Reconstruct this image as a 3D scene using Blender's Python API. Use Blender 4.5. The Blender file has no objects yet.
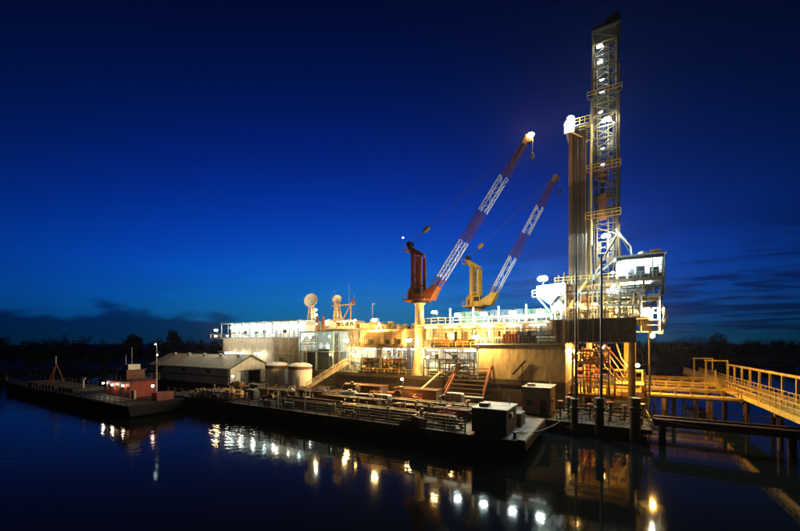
import bpy, math, random
from mathutils import Vector, Matrix
random.seed(7)
rnd = random.Random(11)
SC = bpy.context.scene
COL = SC.collection

# ------------------------------------------------------------------ camera
# x runs along the moored vessels (to the right), y runs away from the river bank, z is up
YAW = math.atan(212 / 360)
cam_d = bpy.data.cameras.new('camera')
cam_d.sensor_width = 36
cam_d.lens = 16.2
cam_d.shift_y = 0.0972
cam_d.clip_start = 0.5
cam_d.clip_end = 9000
cam = bpy.data.objects.new('camera', cam_d)
COL.objects.link(cam)
cam.location = (0, 0, 12)
cam.rotation_euler = (math.radians(90), 0, YAW)
SC.camera = cam

# ------------------------------------------------------------------ world: dusk sky
SUN_EL = math.radians(-2.5)
SUN_AZ = -YAW + math.radians(-4)
world = bpy.data.worlds.new('World')
SC.world = world
world.use_nodes = True
WT = world.node_tree
WT.nodes.clear()


def N(tree, kind, **kw):
    n = tree.nodes.new(kind)
    for k, v in kw.items():
        setattr(n, k, v)
    return n


def M2(tree, op, a, b=None, c=None, clamp=False):
    n = tree.nodes.new('ShaderNodeMath')
    n.operation = op
    n.use_clamp = clamp
    for i, v in enumerate((a, b, c)):
        if v is None:
            continue
        if isinstance(v, (int, float)):
            n.inputs[i].default_value = v
        else:
            tree.links.new(v, n.inputs[i])
    return n.outputs[0]


def smooth(tree, val, lo, hi):
    n = tree.nodes.new('ShaderNodeMapRange')
    n.interpolation_type = 'SMOOTHSTEP'
    n.inputs['From Min'].default_value = lo
    n.inputs['From Max'].default_value = hi
    tree.links.new(val, n.inputs['Value'])
    return n.outputs[0]


def build_world():
    t = WT
    out = N(t, 'ShaderNodeOutputWorld')
    bg = N(t, 'ShaderNodeBackground')
    bg.inputs['Strength'].default_value = 0.14
    sky = N(t, 'ShaderNodeTexSky')
    sky.sky_type = 'NISHITA'
    sky.sun_disc = False
    sky.sun_elevation = SUN_EL
    sky.sun_rotation = SUN_AZ
    sky.altitude = 0
    sky.air_density = 1.0
    sky.dust_density = 0.6
    sky.ozone_density = 4.0
    # contrast of the film in each colour layer
    sc = N(t, 'ShaderNodeSeparateColor')
    t.links.new(sky.outputs[0], sc.inputs[0])
    cc = N(t, 'ShaderNodeCombineColor')
    for i in range(3):
        t.links.new(M2(t, 'MULTIPLY', M2(t, 'POWER', sc.outputs[i], FILM_GAMMA[i]), TINT[i]), cc.inputs[i])
    dusk = cc.outputs[0]
    tc = N(t, 'ShaderNodeTexCoord')
    sep = N(t, 'ShaderNodeSeparateXYZ')
    t.links.new(tc.outputs['Generated'], sep.inputs[0])
    x, y, z = sep.outputs
    # the lowest degrees are veiled by damp air: the gradient starts a little above the horizon
    zz = M2(t, 'ADD', M2(t, 'MULTIPLY', M2(t, 'MAXIMUM', z, 0.0), 0.9), 0.115)
    cv = N(t, 'ShaderNodeCombineXYZ')
    t.links.new(x, cv.inputs[0])
    t.links.new(y, cv.inputs[1])
    t.links.new(zz, cv.inputs[2])
    nv = N(t, 'ShaderNodeVectorMath', operation='NORMALIZE')
    t.links.new(cv.outputs[0], nv.inputs[0])
    t.links.new(nv.outputs[0], sky.inputs['Vector'])
    # thin streaks of cloud on a high flat layer
    den = M2(t, 'ADD', z, 0.045)
    u = M2(t, 'DIVIDE', x, den)
    v = M2(t, 'DIVIDE', y, den)
    cmb = N(t, 'ShaderNodeCombineXYZ')
    t.links.new(u, cmb.inputs[0])
    t.links.new(v, cmb.inputs[1])
    n1 = N(t, 'ShaderNodeTexNoise')
    n1.inputs['Scale'].default_value = 1.0
    n1.inputs['Detail'].default_value = 7
    n1.inputs['Roughness'].default_value = 0.66
    n1.inputs['Distortion'].default_value = 0.7
    mp = N(t, 'ShaderNodeMapping')
    mp.inputs['Rotation'].default_value = (0, 0, -YAW)
    mp.inputs['Scale'].default_value = (0.55, 1.25, 1)
    mp.inputs['Location'].default_value = CLOUD_SHIFT
    t.links.new(cmb.outputs[0], mp.inputs[0])
    t.links.new(mp.outputs[0], n1.inputs['Vector'])
    streak = smooth(t, n1.outputs[0], 0.42, 0.58)
    low = M2(t, 'MULTIPLY', smooth(t, z, 0.30, 0.16), smooth(t, z, 0.005, 0.03))
    az = M2(t, 'ARCTAN2', x, y)
    side = M2(t, 'ADD', M2(t, 'MULTIPLY', smooth(t, az, -0.55, 0.02), 0.9), 0.1)
    streak = M2(t, 'MULTIPLY', M2(t, 'MULTIPLY', streak, low), side)
    # bank of cumulus standing on the horizon
    cmb2 = N(t, 'ShaderNodeCombineXYZ')
    t.links.new(M2(t, 'MULTIPLY', az, 4.0), cmb2.inputs[0])
    t.links.new(M2(t, 'MULTIPLY', z, 9.0), cmb2.inputs[1])
    n2 = N(t, 'ShaderNodeTexNoise')
    n2.inputs['Scale'].default_value = 2.6
    n2.inputs['Detail'].default_value = 6
    t.links.new(cmb2.outputs[0], n2.inputs['Vector'])
    d = M2(t, 'SUBTRACT', az, BANK_AZ)
    d2 = M2(t, 'MULTIPLY', d, d)
    hump = M2(t, 'EXPONENT', M2(t, 'MULTIPLY', d2, -9.0))
    h = M2(t, 'ADD', M2(t, 'ADD', M2(t, 'MULTIPLY', hump, 0.065), 0.012), M2(t, 'MULTIPLY', M2(t, 'SUBTRACT', n2.outputs[0], 0.5), 0.11))
    bank = smooth(t, M2(t, 'SUBTRACT', h, z), -0.012, 0.02)
    cl = M2(t, 'MAXIMUM', M2(t, 'MULTIPLY', streak, 0.82), M2(t, 'MULTIPLY', bank, 0.9))
    mix = N(t, 'ShaderNodeMix', data_type='RGBA', blend_type='MULTIPLY')
    # damp air dims the sky close to the horizon
    veil = M2(t, 'ADD', M2(t, 'MULTIPLY', smooth(t, z, 0.0, 0.2), 0.62), 0.38)
    vm = N(t, 'ShaderNodeVectorMath', operation='SCALE')
    # film shoulder: the brighter the sky the less it gains
    kx = N(t, 'ShaderNodeVectorMath', operation='SCALE')
    t.links.new(dusk, kx.inputs[0])
    kx.inputs['Scale'].default_value = 0.2
    k1 = N(t, 'ShaderNodeVectorMath', operation='ADD')
    t.links.new(kx.outputs[0], k1.inputs[0])
    k1.inputs[1].default_value = (1, 1, 1)
    kd = N(t, 'ShaderNodeVectorMath', operation='DIVIDE')
    t.links.new(dusk, kd.inputs[0])
    t.links.new(k1.outputs[0], kd.inputs[1])
    t.links.new(kd.outputs[0], vm.inputs[0])
    t.links.new(veil, vm.inputs['Scale'])
    t.links.new(cl, mix.inputs[0])
    t.links.new(vm.outputs[0], mix.inputs[6])
    mix.inputs[7].default_value = (0.14, 0.16, 0.27, 1)
    t.links.new(mix.outputs[2], bg.inputs['Color'])
    t.links.new(bg.outputs[0], out.inputs['Surface'])
    return bg, sky


TINT = (1050, 3200, 10300)
FILM_GAMMA = (3.58, 3.2, 4.8)
CLOUD_SHIFT = (1.3, 4.2, 0)
BANK_AZ = -YAW - 0.66
BG, SKY = build_world()

SC.view_settings.view_transform = 'Standard'
SC.view_settings.look = 'None'
SC.view_settings.exposure = 0
SC.view_settings.gamma = 1
SC.render.engine = 'CYCLES'
SC.cycles.use_denoising = True
SC.cycles.max_bounces = 6
SC.cycles.diffuse_bounces = 2
SC.cycles.glossy_bounces = 3
SC.cycles.caustics_reflective = False
SC.cycles.caustics_refractive = False
SC.cycles.volume_bounces = 0
SC.cycles.sample_clamp_indirect = 4

# ------------------------------------------------------------------ materials
MATS = {}


def mat(name, col, rough=0.6, metal=0.0, var=0.25, scale=0.6, rust=0.0, rust_col=(0.12, 0.045, 0.02), streak=True, bump=0.0, spec=0.4):
    m = bpy.data.materials.new(name)
    m.use_nodes = True
    t = m.node_tree
    b = t.nodes['Principled BSDF']
    b.inputs['Roughness'].default_value = rough
    b.inputs['Metallic'].default_value = metal
    b.inputs['Specular IOR Level'].default_value = spec
    tc = N(t, 'ShaderNodeTexCoord')
    mp = N(t, 'ShaderNodeMapping')
    mp.inputs['Scale'].default_value = (scale, scale, scale * (0.25 if streak else 1.0))
    t.links.new(tc.outputs['Object'], mp.inputs[0])
    n = N(t, 'ShaderNodeTexNoise')
    n.inputs['Scale'].default_value = 2.2
    n.inputs['Detail'].default_value = 7
    n.inputs['Roughness'].default_value = 0.65
    t.links.new(mp.outputs[0], n.inputs['Vector'])
    mx = N(t, 'ShaderNodeMix', data_type='RGBA', blend_type='MIX')
    t.links.new(smooth(t, n.outputs[0], 0.3, 0.72), mx.inputs[0])
    dark = tuple(c * (1 - var) for c in col)
    lite = tuple(min(1, c * (1 + var * 0.35)) for c in col)
    mx.inputs[6].default_value = dark + (1,)
    mx.inputs[7].default_value = lite + (1,)
    last = mx.outputs[2]
    if rust > 0:
        n2 = N(t, 'ShaderNodeTexNoise')
        n2.inputs['Scale'].default_value = 1.3 * scale
        n2.inputs['Detail'].default_value = 9
        n2.inputs['Roughness'].default_value = 0.72
        t.links.new(tc.outputs['Object'], n2.inputs['Vector'])
        mr = N(t, 'ShaderNodeMix', data_type='RGBA', blend_type='MIX')
        t.links.new(smooth(t, n2.outputs[0], 0.66 - 0.3 * rust, 0.74 - 0.2 * rust), mr.inputs[0])
        t.links.new(last, mr.inputs[6])
        mr.inputs[7].default_value = rust_col + (1,)
        last = mr.outputs[2]
    t.links.new(last, b.inputs['Base Color'])
    if bump:
        bp = N(t, 'ShaderNodeBump')
        bp.inputs['Strength'].default_value = bump
        bp.inputs['Distance'].default_value = 0.05
        t.links.new(n.outputs[0], bp.inputs['Height'])
        t.links.new(bp.outputs[0], b.inputs['Normal'])
    MATS[name] = m
    return m


def glow(name, col, power):
    m = bpy.data.materials.new(name)
    m.use_nodes = True
    t = m.node_tree
    t.nodes.clear()
    e = N(t, 'ShaderNodeEmission')
    e.inputs['Color'].default_value = col + (1,)
    e.inputs['Strength'].default_value = power
    o = N(t, 'ShaderNodeOutputMaterial')
    t.links.new(e.outputs[0], o.inputs['Surface'])
    MATS[name] = m
    return m


mat('hull_black', (0.009, 0.009, 0.011), 0.75, rust=0.35, rust_col=(0.016, 0.011, 0.008), spec=0.15)
mat('hull_grey', (0.07, 0.065, 0.06), 0.6, rust=0.5)
mat('deck', (0.032, 0.024, 0.017), 0.7, rust=0.6, streak=False, rust_col=(0.055, 0.028, 0.014))
mat('deck_green', (0.06, 0.08, 0.06), 0.7, rust=0.4, streak=False)
mat('cream', (0.50, 0.39, 0.24), 0.6, rust=0.22, var=0.5, rust_col=(0.22, 0.12, 0.06))
mat('beige', (0.60, 0.52, 0.40), 0.55, var=0.4, rust=0.15, rust_col=(0.30, 0.20, 0.11))
mat('tan', (0.50, 0.36, 0.20), 0.6, var=0.3, rust=0.15)
mat('white', (0.78, 0.77, 0.73), 0.5, var=0.18, rust=0.08, rust_col=(0.35, 0.22, 0.12))
mat('white_dirty', (0.42, 0.39, 0.33), 0.6, var=0.35, rust=0.25, rust_col=(0.25, 0.15, 0.08))
mat('brown_steel', (0.10, 0.058, 0.036), 0.6, var=0.35, rust=0.4)
mat('girder_brown', (0.30, 0.19, 0.11), 0.6, var=0.45, rust=0.35)
mat('orange', (0.32, 0.085, 0.028), 0.5, var=0.35, rust=0.25)
mat('red_dark', (0.16, 0.03, 0.02), 0.5, var=0.3, rust=0.2)
mat('boat_red', (0.26, 0.03, 0.018), 0.6, var=0.4, rust=0.2)
mat('red', (0.50, 0.05, 0.03), 0.5, var=0.3, rust=0.15)
mat('crane_yellow', (0.55, 0.29, 0.03), 0.5, var=0.3, rust=0.15)
mat('yellow', (0.62, 0.40, 0.06), 0.55, var=0.35, rust=0.3)
mat('galv', (0.34, 0.35, 0.35), 0.5, metal=0.3, var=0.3, rust=0.15)
mat('steel_dark', (0.014, 0.014, 0.015), 0.55, var=0.3, rust=0.3, rust_col=(0.025, 0.014, 0.009))
mat('stand_steel', (0.05, 0.028, 0.016), 0.5, metal=0.3, var=0.5, rust=0.5, rust_col=(0.10, 0.04, 0.018))
mat('cabin_grey', (0.10, 0.10, 0.095), 0.6, var=0.4, rust=0.3)
mat('mast_steel', (0.12, 0.085, 0.045), 0.5, metal=0.2, var=0.35, rust=0.45)
mat('blue_grey', (0.28, 0.38, 0.40), 0.55, var=0.3, rust=0.15)
mat('navy', (0.03, 0.05, 0.07), 0.5, var=0.3, rust=0.1)
mat('green_box', (0.05, 0.10, 0.07), 0.55, var=0.3, rust=0.2)
mat('rust_band', (0.22, 0.09, 0.05), 0.6, var=0.3)
mat('roof_sheet', (0.62, 0.59, 0.53), 0.6, metal=0.0, var=0.3, rust=0.2, rust_col=(0.22, 0.14, 0.08))
mat('pipe_brown', (0.13, 0.07, 0.032), 0.5, metal=0.3, var=0.45, rust=0.5, streak=False)
mat('pipe_pale', (0.26, 0.20, 0.12), 0.5, metal=0.2, var=0.45, rust=0.4, streak=False)
mat('wood', (0.14, 0.09, 0.045), 0.75, var=0.5, scale=1.2, streak=False)
mat('timber_dark', (0.035, 0.026, 0.02), 0.8, var=0.5)
mat('glass_dark', (0.02, 0.025, 0.03), 0.08, var=0.1, spec=0.6)
mat('rubber', (0.015, 0.015, 0.015), 0.85, var=0.3)
mat('rope', (0.06, 0.055, 0.05), 0.8, var=0.2)
mat('bark', (0.06, 0.04, 0.03), 0.85, var=0.4)
mat('leaf', (0.014, 0.022, 0.009), 0.6, var=0.5, scale=0.15, streak=False)
mat('leaf_pale', (0.016, 0.024, 0.01), 0.6, var=0.5, scale=0.2, streak=False)
mat('mud', (0.06, 0.05, 0.035), 0.85, var=0.4, scale=0.1, streak=False, bump=0.4)
mat('concrete', (0.22, 0.21, 0.19), 0.8, var=0.35, rust=0.2)

COOL = (0.78, 1.0, 0.96)
WHITE = (1.0, 0.92, 0.70)
WARM = (1.0, 0.60, 0.17)
SODIUM = (1.0, 0.52, 0.10)


# ------------------------------------------------------------------ mesh builder
class MB:
    def __init__(s):
        s.v, s.f = [], []

    def add(s, vs, fs):
        k = len(s.v)
        s.v += [tuple(p) for p in vs]
        s.f += [tuple(i + k for i in f) for f in fs]
        return s

    def box(s, x0, x1, y0, y1, z0, z1):
        return s.add([(x0, y0, z0), (x1, y0, z0), (x1, y1, z0), (x0, y1, z0), (x0, y0, z1), (x1, y0, z1), (x1, y1, z1), (x0, y1, z1)],
                     [(0, 3, 2, 1), (4, 5, 6, 7), (0, 1, 5, 4), (1, 2, 6, 5), (2, 3, 7, 6), (3, 0, 4, 7)])

    def bar(s, p, q, w=0.1, h=None):
        p, q = Vector(p), Vector(q)
        h = h or w
        d = (q - p).normalized()
        a = d.cross(Vector((0, 0, 1)))
        if a.length < 1e-4:
            a = Vector((1, 0, 0))
        a.normalize()
        b = a.cross(d)
        vs = []
        for o in (p, q):
            for sa, sb in ((-1, -1), (1, -1), (1, 1), (-1, 1)):
                vs.append(o + a * sa * w / 2 + b * sb * h / 2)
        return s.add(vs, [(0, 1, 2, 3), (7, 6, 5, 4), (0, 4, 5, 1), (1, 5, 6, 2), (2, 6, 7, 3), (3, 7, 4, 0)])

    def tube(s, p, q, r, n=8, r2=None):
        p, q = Vector(p), Vector(q)
        r2 = r if r2 is None else r2
        d = (q - p).normalized()
        a = d.cross(Vector((0, 0, 1)))
        if a.length < 1e-4:
            a = Vector((1, 0, 0))
        a.normalize()
        b = a.cross(d)
        vs = []
        for o, rr in ((p, r), (q, r2)):
            for i in range(n):
                t = 2 * math.pi * i / n
                vs.append(o + (a * math.cos(t) + b * math.sin(t)) * rr)
        fs = [(i, i + n, (i + 1) % n + n, (i + 1) % n) for i in range(n)]
        fs += [tuple(range(n)), tuple(range(2 * n - 1, n - 1, -1))]
        return s.add(vs, fs)

    def path(s, pts, r, n=6):
        for p, q in zip(pts, pts[1:]):
            s.tube(p, q, r, n)
        return s

    def lathe(s, prof, c=(0, 0, 0), n=16, axis=None):
        # prof: list of (radius, height); axis turns the z axis of the profile
        c = Vector(c)
        R = Matrix.Identity(3) if axis is None else Vector((0, 0, 1)).rotation_difference(Vector(axis)).to_matrix()
        vs, fs = [], []
        for r, z in prof:
            for i in range(n):
                t = 2 * math.pi * (i + 0.5) / n
                vs.append(c + R @ Vector((r * math.cos(t), r * math.sin(t), z)))
        for k in range(len(prof) - 1):
            for i in range(n):
                j = (i + 1) % n
                fs.append((k * n + i, k * n + j, (k + 1) * n + j, (k + 1) * n + i))
        fs.append(tuple(range(n - 1, -1, -1)))
        fs.append(tuple(range((len(prof) - 1) * n, len(prof) * n)))
        return s.add(vs, fs)

    def prism(s, poly, axis, lo, hi):
        # poly in the two other axes (x: y,z / y: x,z / z: x,y)
        n = len(poly)

        def put(u, v, w):
            return {'x': (w, u, v), 'y': (u, w, v), 'z': (u, v, w)}[axis]
        vs = [put(u, v, lo) for u, v in poly] + [put(u, v, hi) for u, v in poly]
        fs = [(i, (i + 1) % n, (i + 1) % n + n, i + n) for i in range(n)]
        fs += [tuple(range(n - 1, -1, -1)), tuple(range(n, 2 * n))]
        return s.add(vs, fs)

    def ball(s, c, r, n=10, k=6, sz=1.0):
        prof = [(max(1e-3, r * math.sin(math.pi * i / k)), -r * sz * math.cos(math.pi * i / k)) for i in range(k + 1)]
        return s.lathe(prof, c, n)

    def mesh(s, name, material, smooth_=False, off=(0, 0, 0)):
        me = bpy.data.meshes.new(name)
        o = Vector(off)
        me.from_pydata([tuple(Vector(p) - o) for p in s.v], [], s.f)
        me.materials.append(MATS[material] if isinstance(material, str) else material)
        if smooth_:
            me.polygons.foreach_set('use_smooth', [True] * len(me.polygons))
        me.update()
        # consistent outward normals
        import bmesh
        bm = bmesh.new()
        bm.from_mesh(me)
        bmesh.ops.recalc_face_normals(bm, faces=bm.faces)
        if smooth_:
            for e in bm.edges:
                if len(e.link_faces) == 2 and e.calc_face_angle(0.0) > 0.62:
                    e.smooth = False
        bm.to_mesh(me)
        bm.free()
        return me

    def build(s, name, material, parent=None, smooth_=False, local=False):
        off = (0, 0, 0)
        if parent is not None and not local:
            off = ORG.get(parent.name, (0, 0, 0))
        me = s.mesh(name, material, smooth_, off)
        ob = bpy.data.objects.new(name, me)
        COL.objects.link(ob)
        if parent is not None:
            ob.parent = parent
            ORG[ob.name] = ORG.get(parent.name, (0, 0, 0))
        return ob


ORG = {}


def tag(o, label=None, cat=None, group=None, kind=None):
    if label:
        o['label'] = label
    if cat:
        o['category'] = cat
    if group:
        o['group'] = group
    if kind:
        o['kind'] = kind
    return o


def thing(name, loc, label, cat, group=None, rz=0.0):
    o = bpy.data.objects.new(name, None)
    o.empty_display_size = 0.3
    COL.objects.link(o)
    o.location = loc
    o.rotation_euler = (0, 0, rz)
    ORG[o.name] = loc
    return tag(o, label, cat, group)


def copy_tree(o, parent=None):
    c = o.copy()
    COL.objects.link(c)
    c.parent = parent
    ORG[c.name] = tuple(c.location) if parent is None else ORG[parent.name]
    for ch in list(o.children):
        copy_tree(ch, c)
    return c


def piece(name, me, loc, parent):
    # one piece sharing mesh data; loc in world coordinates
    o = bpy.data.objects.new(name, me)
    COL.objects.link(o)
    o.parent = parent
    base = Vector(ORG[parent.name])
    o.location = Vector(loc) - base
    ORG[o.name] = ORG[parent.name]
    return o


def rail(parent, pts, h=1.1, r=0.035, step=1.5, material='yellow', name='handrail', mid=True):
    # posts and rails along a polyline at foot level, one part
    m = MB()
    for p, q in zip(pts, pts[1:]):
        p, q = Vector(p), Vector(q)
        up = Vector((0, 0, h))
        L = (q - p).length
        n = max(1, round(L / step))
        m.tube(p + up, q + up, r, 6)
        if mid:
            m.tube(p + up * 0.52, q + up * 0.52, r * 0.8, 5)
        for i in range(n + 1):
            c = p + (q - p) * (i / n)
            m.bar(c, c + up * 0.99, r * 1.9)
    return m.build(name, material, parent)


# ------------------------------------------------------------------ lamps
LAMPN = 0
LAMP_GAIN = 4.0
TUBE_GAIN = 2.2


def lamp(label, p, col, power, r=0.25, base=None, group=None, name='floodlight', cat='lamp', aim=None, post='steel_dark', arm=0.0, gain=1.0):
    """A lit lamp: bulb, hood and post or bracket; base = foot of its post."""
    global LAMPN
    LAMPN += 1
    p = Vector(p)
    foot = Vector(base) if base is not None else p + Vector((0, arm if arm else 0.0, r * 1.5))
    root = thing(name, tuple(foot), label, cat, group)
    power = power * LAMP_GAIN * gain
    r = r * 1.12
    key = 'lamp_%.2f_%.2f_%d' % (col[1], col[2], power)
    if key not in MATS:
        glow(key, col, power)
    if name in ('floodlight', 'mast_lamp', 'wall_fill_lamp'):
        # twin flood heads in shallow trays
        for s in (-1, 1):
            c = p + Vector((s * r * 0.78, 0, 0))
            h = MB().lathe([(r * 0.5, -r * 0.32), (r * 0.66, -r * 0.2), (r * 0.66, r * 0.3), (r * 0.5, r * 0.42)], c, 8, (s * 0.25, -0.85, -0.5)).build('lens', key, root)
    else:
        MB().lathe([(r * 0.25, -r * 0.9), (r * 0.8, -r * 0.55), (r * 0.95, 0), (r * 0.8, r * 0.55), (r * 0.4, r * 0.75)], p, 10).build('bulb', key, root, True)
    # hood: a shallow cone above the bulb
    MB().lathe([(r * 1.05, r * 0.72), (r * 1.0, r * 0.85), (r * 0.35, r * 1.3), (r * 0.3, r * 1.5)], p, 10).build('hood', 'steel_dark', root)
    if base is not None:
        top = p + Vector((0, r * 1.45, r * 1.2))
        MB().bar(foot, (foot.x, foot.y, top.z), 0.075).bar((foot.x, foot.y, top.z - 0.05), (p.x, p.y, p.z + r * 1.4), 0.06).build('post', post, root)
    else:
        MB().bar(p + Vector((0, 0, r * 1.3)), p + Vector((0, arm, r * 1.5 + 0.12)), 0.08).build('bracket', 'galv', root)
    return root


def tube_lamp(label, p, q, col, power, w=0.14, group=None, gain=1.0):
    p, q = Vector(p), Vector(q)
    root = thing('fluorescent_lamp', tuple((p + q) / 2), label, 'lamp', group)
    power = power * TUBE_GAIN * gain
    key = 'tube_%.2f_%.2f_%d' % (col[1], col[2], power)
    if key not in MATS:
        glow(key, col, power)
    MB().bar(p, q, w).build('tube', key, root)
    up = Vector((0, 0, w * 0.5 + 0.06))
    MB().bar(p + up, q + up, w * 1.8, 0.1).build('housing', 'white', root)
    return root

# ------------------------------------------------------------------ water, land, far wood
def cam2world(X, Y, z=0.0):
    c, s = math.cos(YAW), math.sin(YAW)
    return (X * c - Y * s, X * s + Y * c, z)


def water():
    m = bpy.data.materials.new('river_water')
    m.use_nodes = True
    t = m.node_tree
    b = t.nodes['Principled BSDF']
    b.inputs['Base Color'].default_value = (0.004, 0.006, 0.007, 1)
    b.inputs['Roughness'].default_value = 0.06
    b.inputs['IOR'].default_value = 1.11
    b.inputs['Specular IOR Level'].default_value = 0.5
    tc = N(t, 'ShaderNodeTexCoord')
    mp = N(t, 'ShaderNodeMapping')
    mp.inputs['Rotation'].default_value = (0, 0, -YAW)
    mp.inputs['Scale'].default_value = (1.0, 1.0, 1.0)
    t.links.new(tc.outputs['Object'], mp.inputs[0])
    n1 = N(t, 'ShaderNodeTexNoise')
    n1.inputs['Scale'].default_value = 1.1
    n1.inputs['Detail'].default_value = 3
    n1.inputs['Roughness'].default_value = 0.5
    n2 = N(t, 'ShaderNodeTexNoise')
    n2.inputs['Scale'].default_value = 0.05
    n2.inputs['Detail'].default_value = 2
    t.links.new(mp.outputs[0], n1.inputs['Vector'])
    t.links.new(mp.outputs[0], n2.inputs['Vector'])
    bp = N(t, 'ShaderNodeBump')
    bp.inputs['Distance'].default_value = 0.09
    # sheltered among the vessels and piles, wind ripples on the open river
    sp = N(t, 'ShaderNodeSeparateXYZ')
    t.links.new(tc.outputs['Object'], sp.inputs[0])
    open_ = M2(t, 'ADD', M2(t, 'MULTIPLY', smooth(t, sp.outputs[0], -22.0, -60.0), 0.9), 0.1)
    t.links.new(M2(t, 'MULTIPLY', M2(t, 'MULTIPLY', smooth(t, n2.outputs[0], 0.2, 0.7), 0.7), open_), bp.inputs['Strength'])
    t.links.new(n1.outputs[0], bp.inputs['Height'])
    t.links.new(bp.outputs[0], b.inputs['Normal'])
    MATS['water'] = m
    a = MB()
    S = 4500
    a.add([(-S, -S, 0), (S, -S, 0), (S, S, 0), (-S, S, 0)], [(0, 1, 2, 3)])
    o = a.build('river', 'water')
    tag(o, kind='structure')


water()

BANK = [(-700, 96), (-330, 104), (-190, 112), (-118, 124), (-84, 142), (-45, 160), (30, 176), (110, 186), (180, 190), (330, 200), (800, 230)]


def bank_y(X):
    for (x0, y0), (x1, y1) in zip(BANK, BANK[1:]):
        if x0 <= X <= x1:
            return y0 + (y1 - y0) * (X - x0) / (x1 - x0)
    return 200


def land():
    a = MB()
    vs, fs = [], []
    cols = []
    X = -700
    while X <= 800:
        cols.append(X)
        X += 10
    prof = [(-1.5, -0.6), (0.5, 0.25), (4, 0.7), (14, 0.9), (60, 1.0), (400, 1.0), (4300, 1.0)]
    for i, X in enumerate(cols):
        w = math.sin(X * 0.11) * 1.6 + math.sin(X * 0.37 + 1) * 0.9
        for d, z in prof:
            fx = X * (1 + max(0, d - 60) / 900)
            vs.append(cam2world(fx, bank_y(X) + d + w * (1 if d < 60 else 0), z))
    k = len(prof)
    for i in range(len(cols) - 1):
        for j in range(k - 1):
            fs.append((i * k + j, (i + 1) * k + j, (i + 1) * k + j + 1, i * k + j + 1))
    a.add(vs, fs)
    tag(a.build('river_bank', 'mud'), kind='structure')


land()


def leaf_cloud(m, c, rx, rz, n, size, r):
    for _ in range(n):
        # clumped leaves: point in an uneven ellipsoid
        while True:
            p = Vector((r.uniform(-1, 1), r.uniform(-1, 1), r.uniform(-1, 1)))
            if 0.15 < p.length < 1:
                break
        p = Vector((p.x * rx, p.y * rx, p.z * rz)) + Vector(c)
        u = Vector((r.uniform(-1, 1), r.uniform(-1, 1), r.uniform(-1, 1))).normalized()
        v = u.cross(Vector((r.uniform(-1, 1), r.uniform(-1, 1), r.uniform(-1, 1)))).normalized()
        s = size * r.uniform(0.6, 1.3)
        m.add([p - u * s, p + v * s * 0.45, p + u * s, p - v * s * 0.45], [(0, 1, 2, 3)])


def wood():
    r = random.Random(5)
    crowns, trunks = MB(), MB()
    for _ in range(1250):
        X = r.uniform(-480, 520)
        Y0 = bank_y(X)
        d = r.uniform(2, 60) if r.random() < 0.75 else r.uniform(60, 160)
        Y = Y0 + d
        h = r.uniform(8.0, 12.8) * (1 + d / 300)
        # the wood is lower along the water
        if d < 12:
            h *= 0.72
        c = cam2world(X, Y)
        rx = r.uniform(2.2, 4.2)
        n = 3 if d > 40 else 4
        for k in range(n):
            a = r.uniform(0, 6.28)
            e = r.uniform(0.2, 0.75) * rx
            leaf_cloud(crowns, (c[0] + e * math.cos(a), c[1] + e * math.sin(a), h * r.uniform(0.38, 0.78) + 1), rx * r.uniform(0.5, 0.8), h * r.uniform(0.18, 0.27), 38, 0.6, r)
        trunks.tube((c[0], c[1], 0.5), (c[0] + r.uniform(-.4, .4), c[1], h * 0.7), 0.16, 5, 0.06)
    o = crowns.build('far_wood', 'leaf')
    tag(o, 'dark wood of dense low trees along the far river bank', 'woodland', kind='stuff')
    t = trunks.build('trunk', 'bark', o)
    tag(t, kind='stuff')
    # waterside scrub
    sc = MB()
    for _ in range(1100):
        X = r.uniform(-420, 480)
        c = cam2world(X, bank_y(X) + r.uniform(0, 7))
        leaf_cloud(sc, (c[0], c[1], 1.3), r.uniform(0.8, 1.8), r.uniform(0.7, 1.5), 14, 0.55, r)
    tag(sc.build('bank_scrub', 'leaf_pale'), 'low scrub crowding the water edge below the far wood', 'scrub', kind='stuff')


wood()


def tree(X, Y, h, rx, label, seed):
    r = random.Random(seed)
    c = Vector(cam2world(X, Y, 0.6))
    root = thing('tree', tuple(c), label, 'tree', 'tall trees standing out of the far wood')
    tr = MB()
    tr.tube(c, c + Vector((0.2, 0, h * 0.55)), 0.28, 7, 0.16)
    tops = []
    for k in range(6):
        a = k * 1.05 + r.uniform(-.3, .3)
        q = c + Vector((math.cos(a) * rx * 0.6, math.sin(a) * rx * 0.6, h * r.uniform(0.6, 0.85)))
        tr.tube(c + Vector((0.1, 0, h * r.uniform(0.35, 0.5))), q, 0.11, 5, 0.04)
        tops.append(q)
    tr.build('trunk', 'bark', root)
    cr = MB()
    for q in tops + [c + Vector((0, 0, h * 0.88))]:
        leaf_cloud(cr, q, rx * 0.42, h * 0.13, 110, 0.5, r)
    cr.build('crown', 'leaf', root)


tree(-84, 133, 16.5, 3.6, 'tall tree rising above the wood behind the warehouse ridge end', 1)
tree(-101, 136, 15.0, 3.2, 'narrow tree above the wood behind the little mast with lamps', 2)
tree(-160, 140, 15.5, 4.2, 'broad tree standing out of the wood beyond the landing craft bow', 3)
tree(190, 215, 18.0, 4.6, 'broad tree standing out of the wood beyond the yellow gangway portal', 4)

# ------------------------------------------------------------------ floating vessels in front of the rig
def hull_mesh(x0, x1, y0, y1, z0, z1, rake_l=2.0, rake_r=2.0, n=1):
    m = MB()
    # side profile in x,z with raked ends
    m.prism([(x0 + rake_l, z0), (x1 - rake_r, z0), (x1, z1 - 0.9), (x1, z1), (x0, z1), (x0, z1 - 0.9)], 'y', y0, y1)
    return m


def bollard(root, x, y, z):
    MB().lathe([(0.28, 0), (0.16, 0.06), (0.15, 0.5), (0.24, 0.55), (0.24, 0.68), (0.05, 0.72)], (x, y, z), 10).build('bollard', 'steel_dark', root, True)


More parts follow.
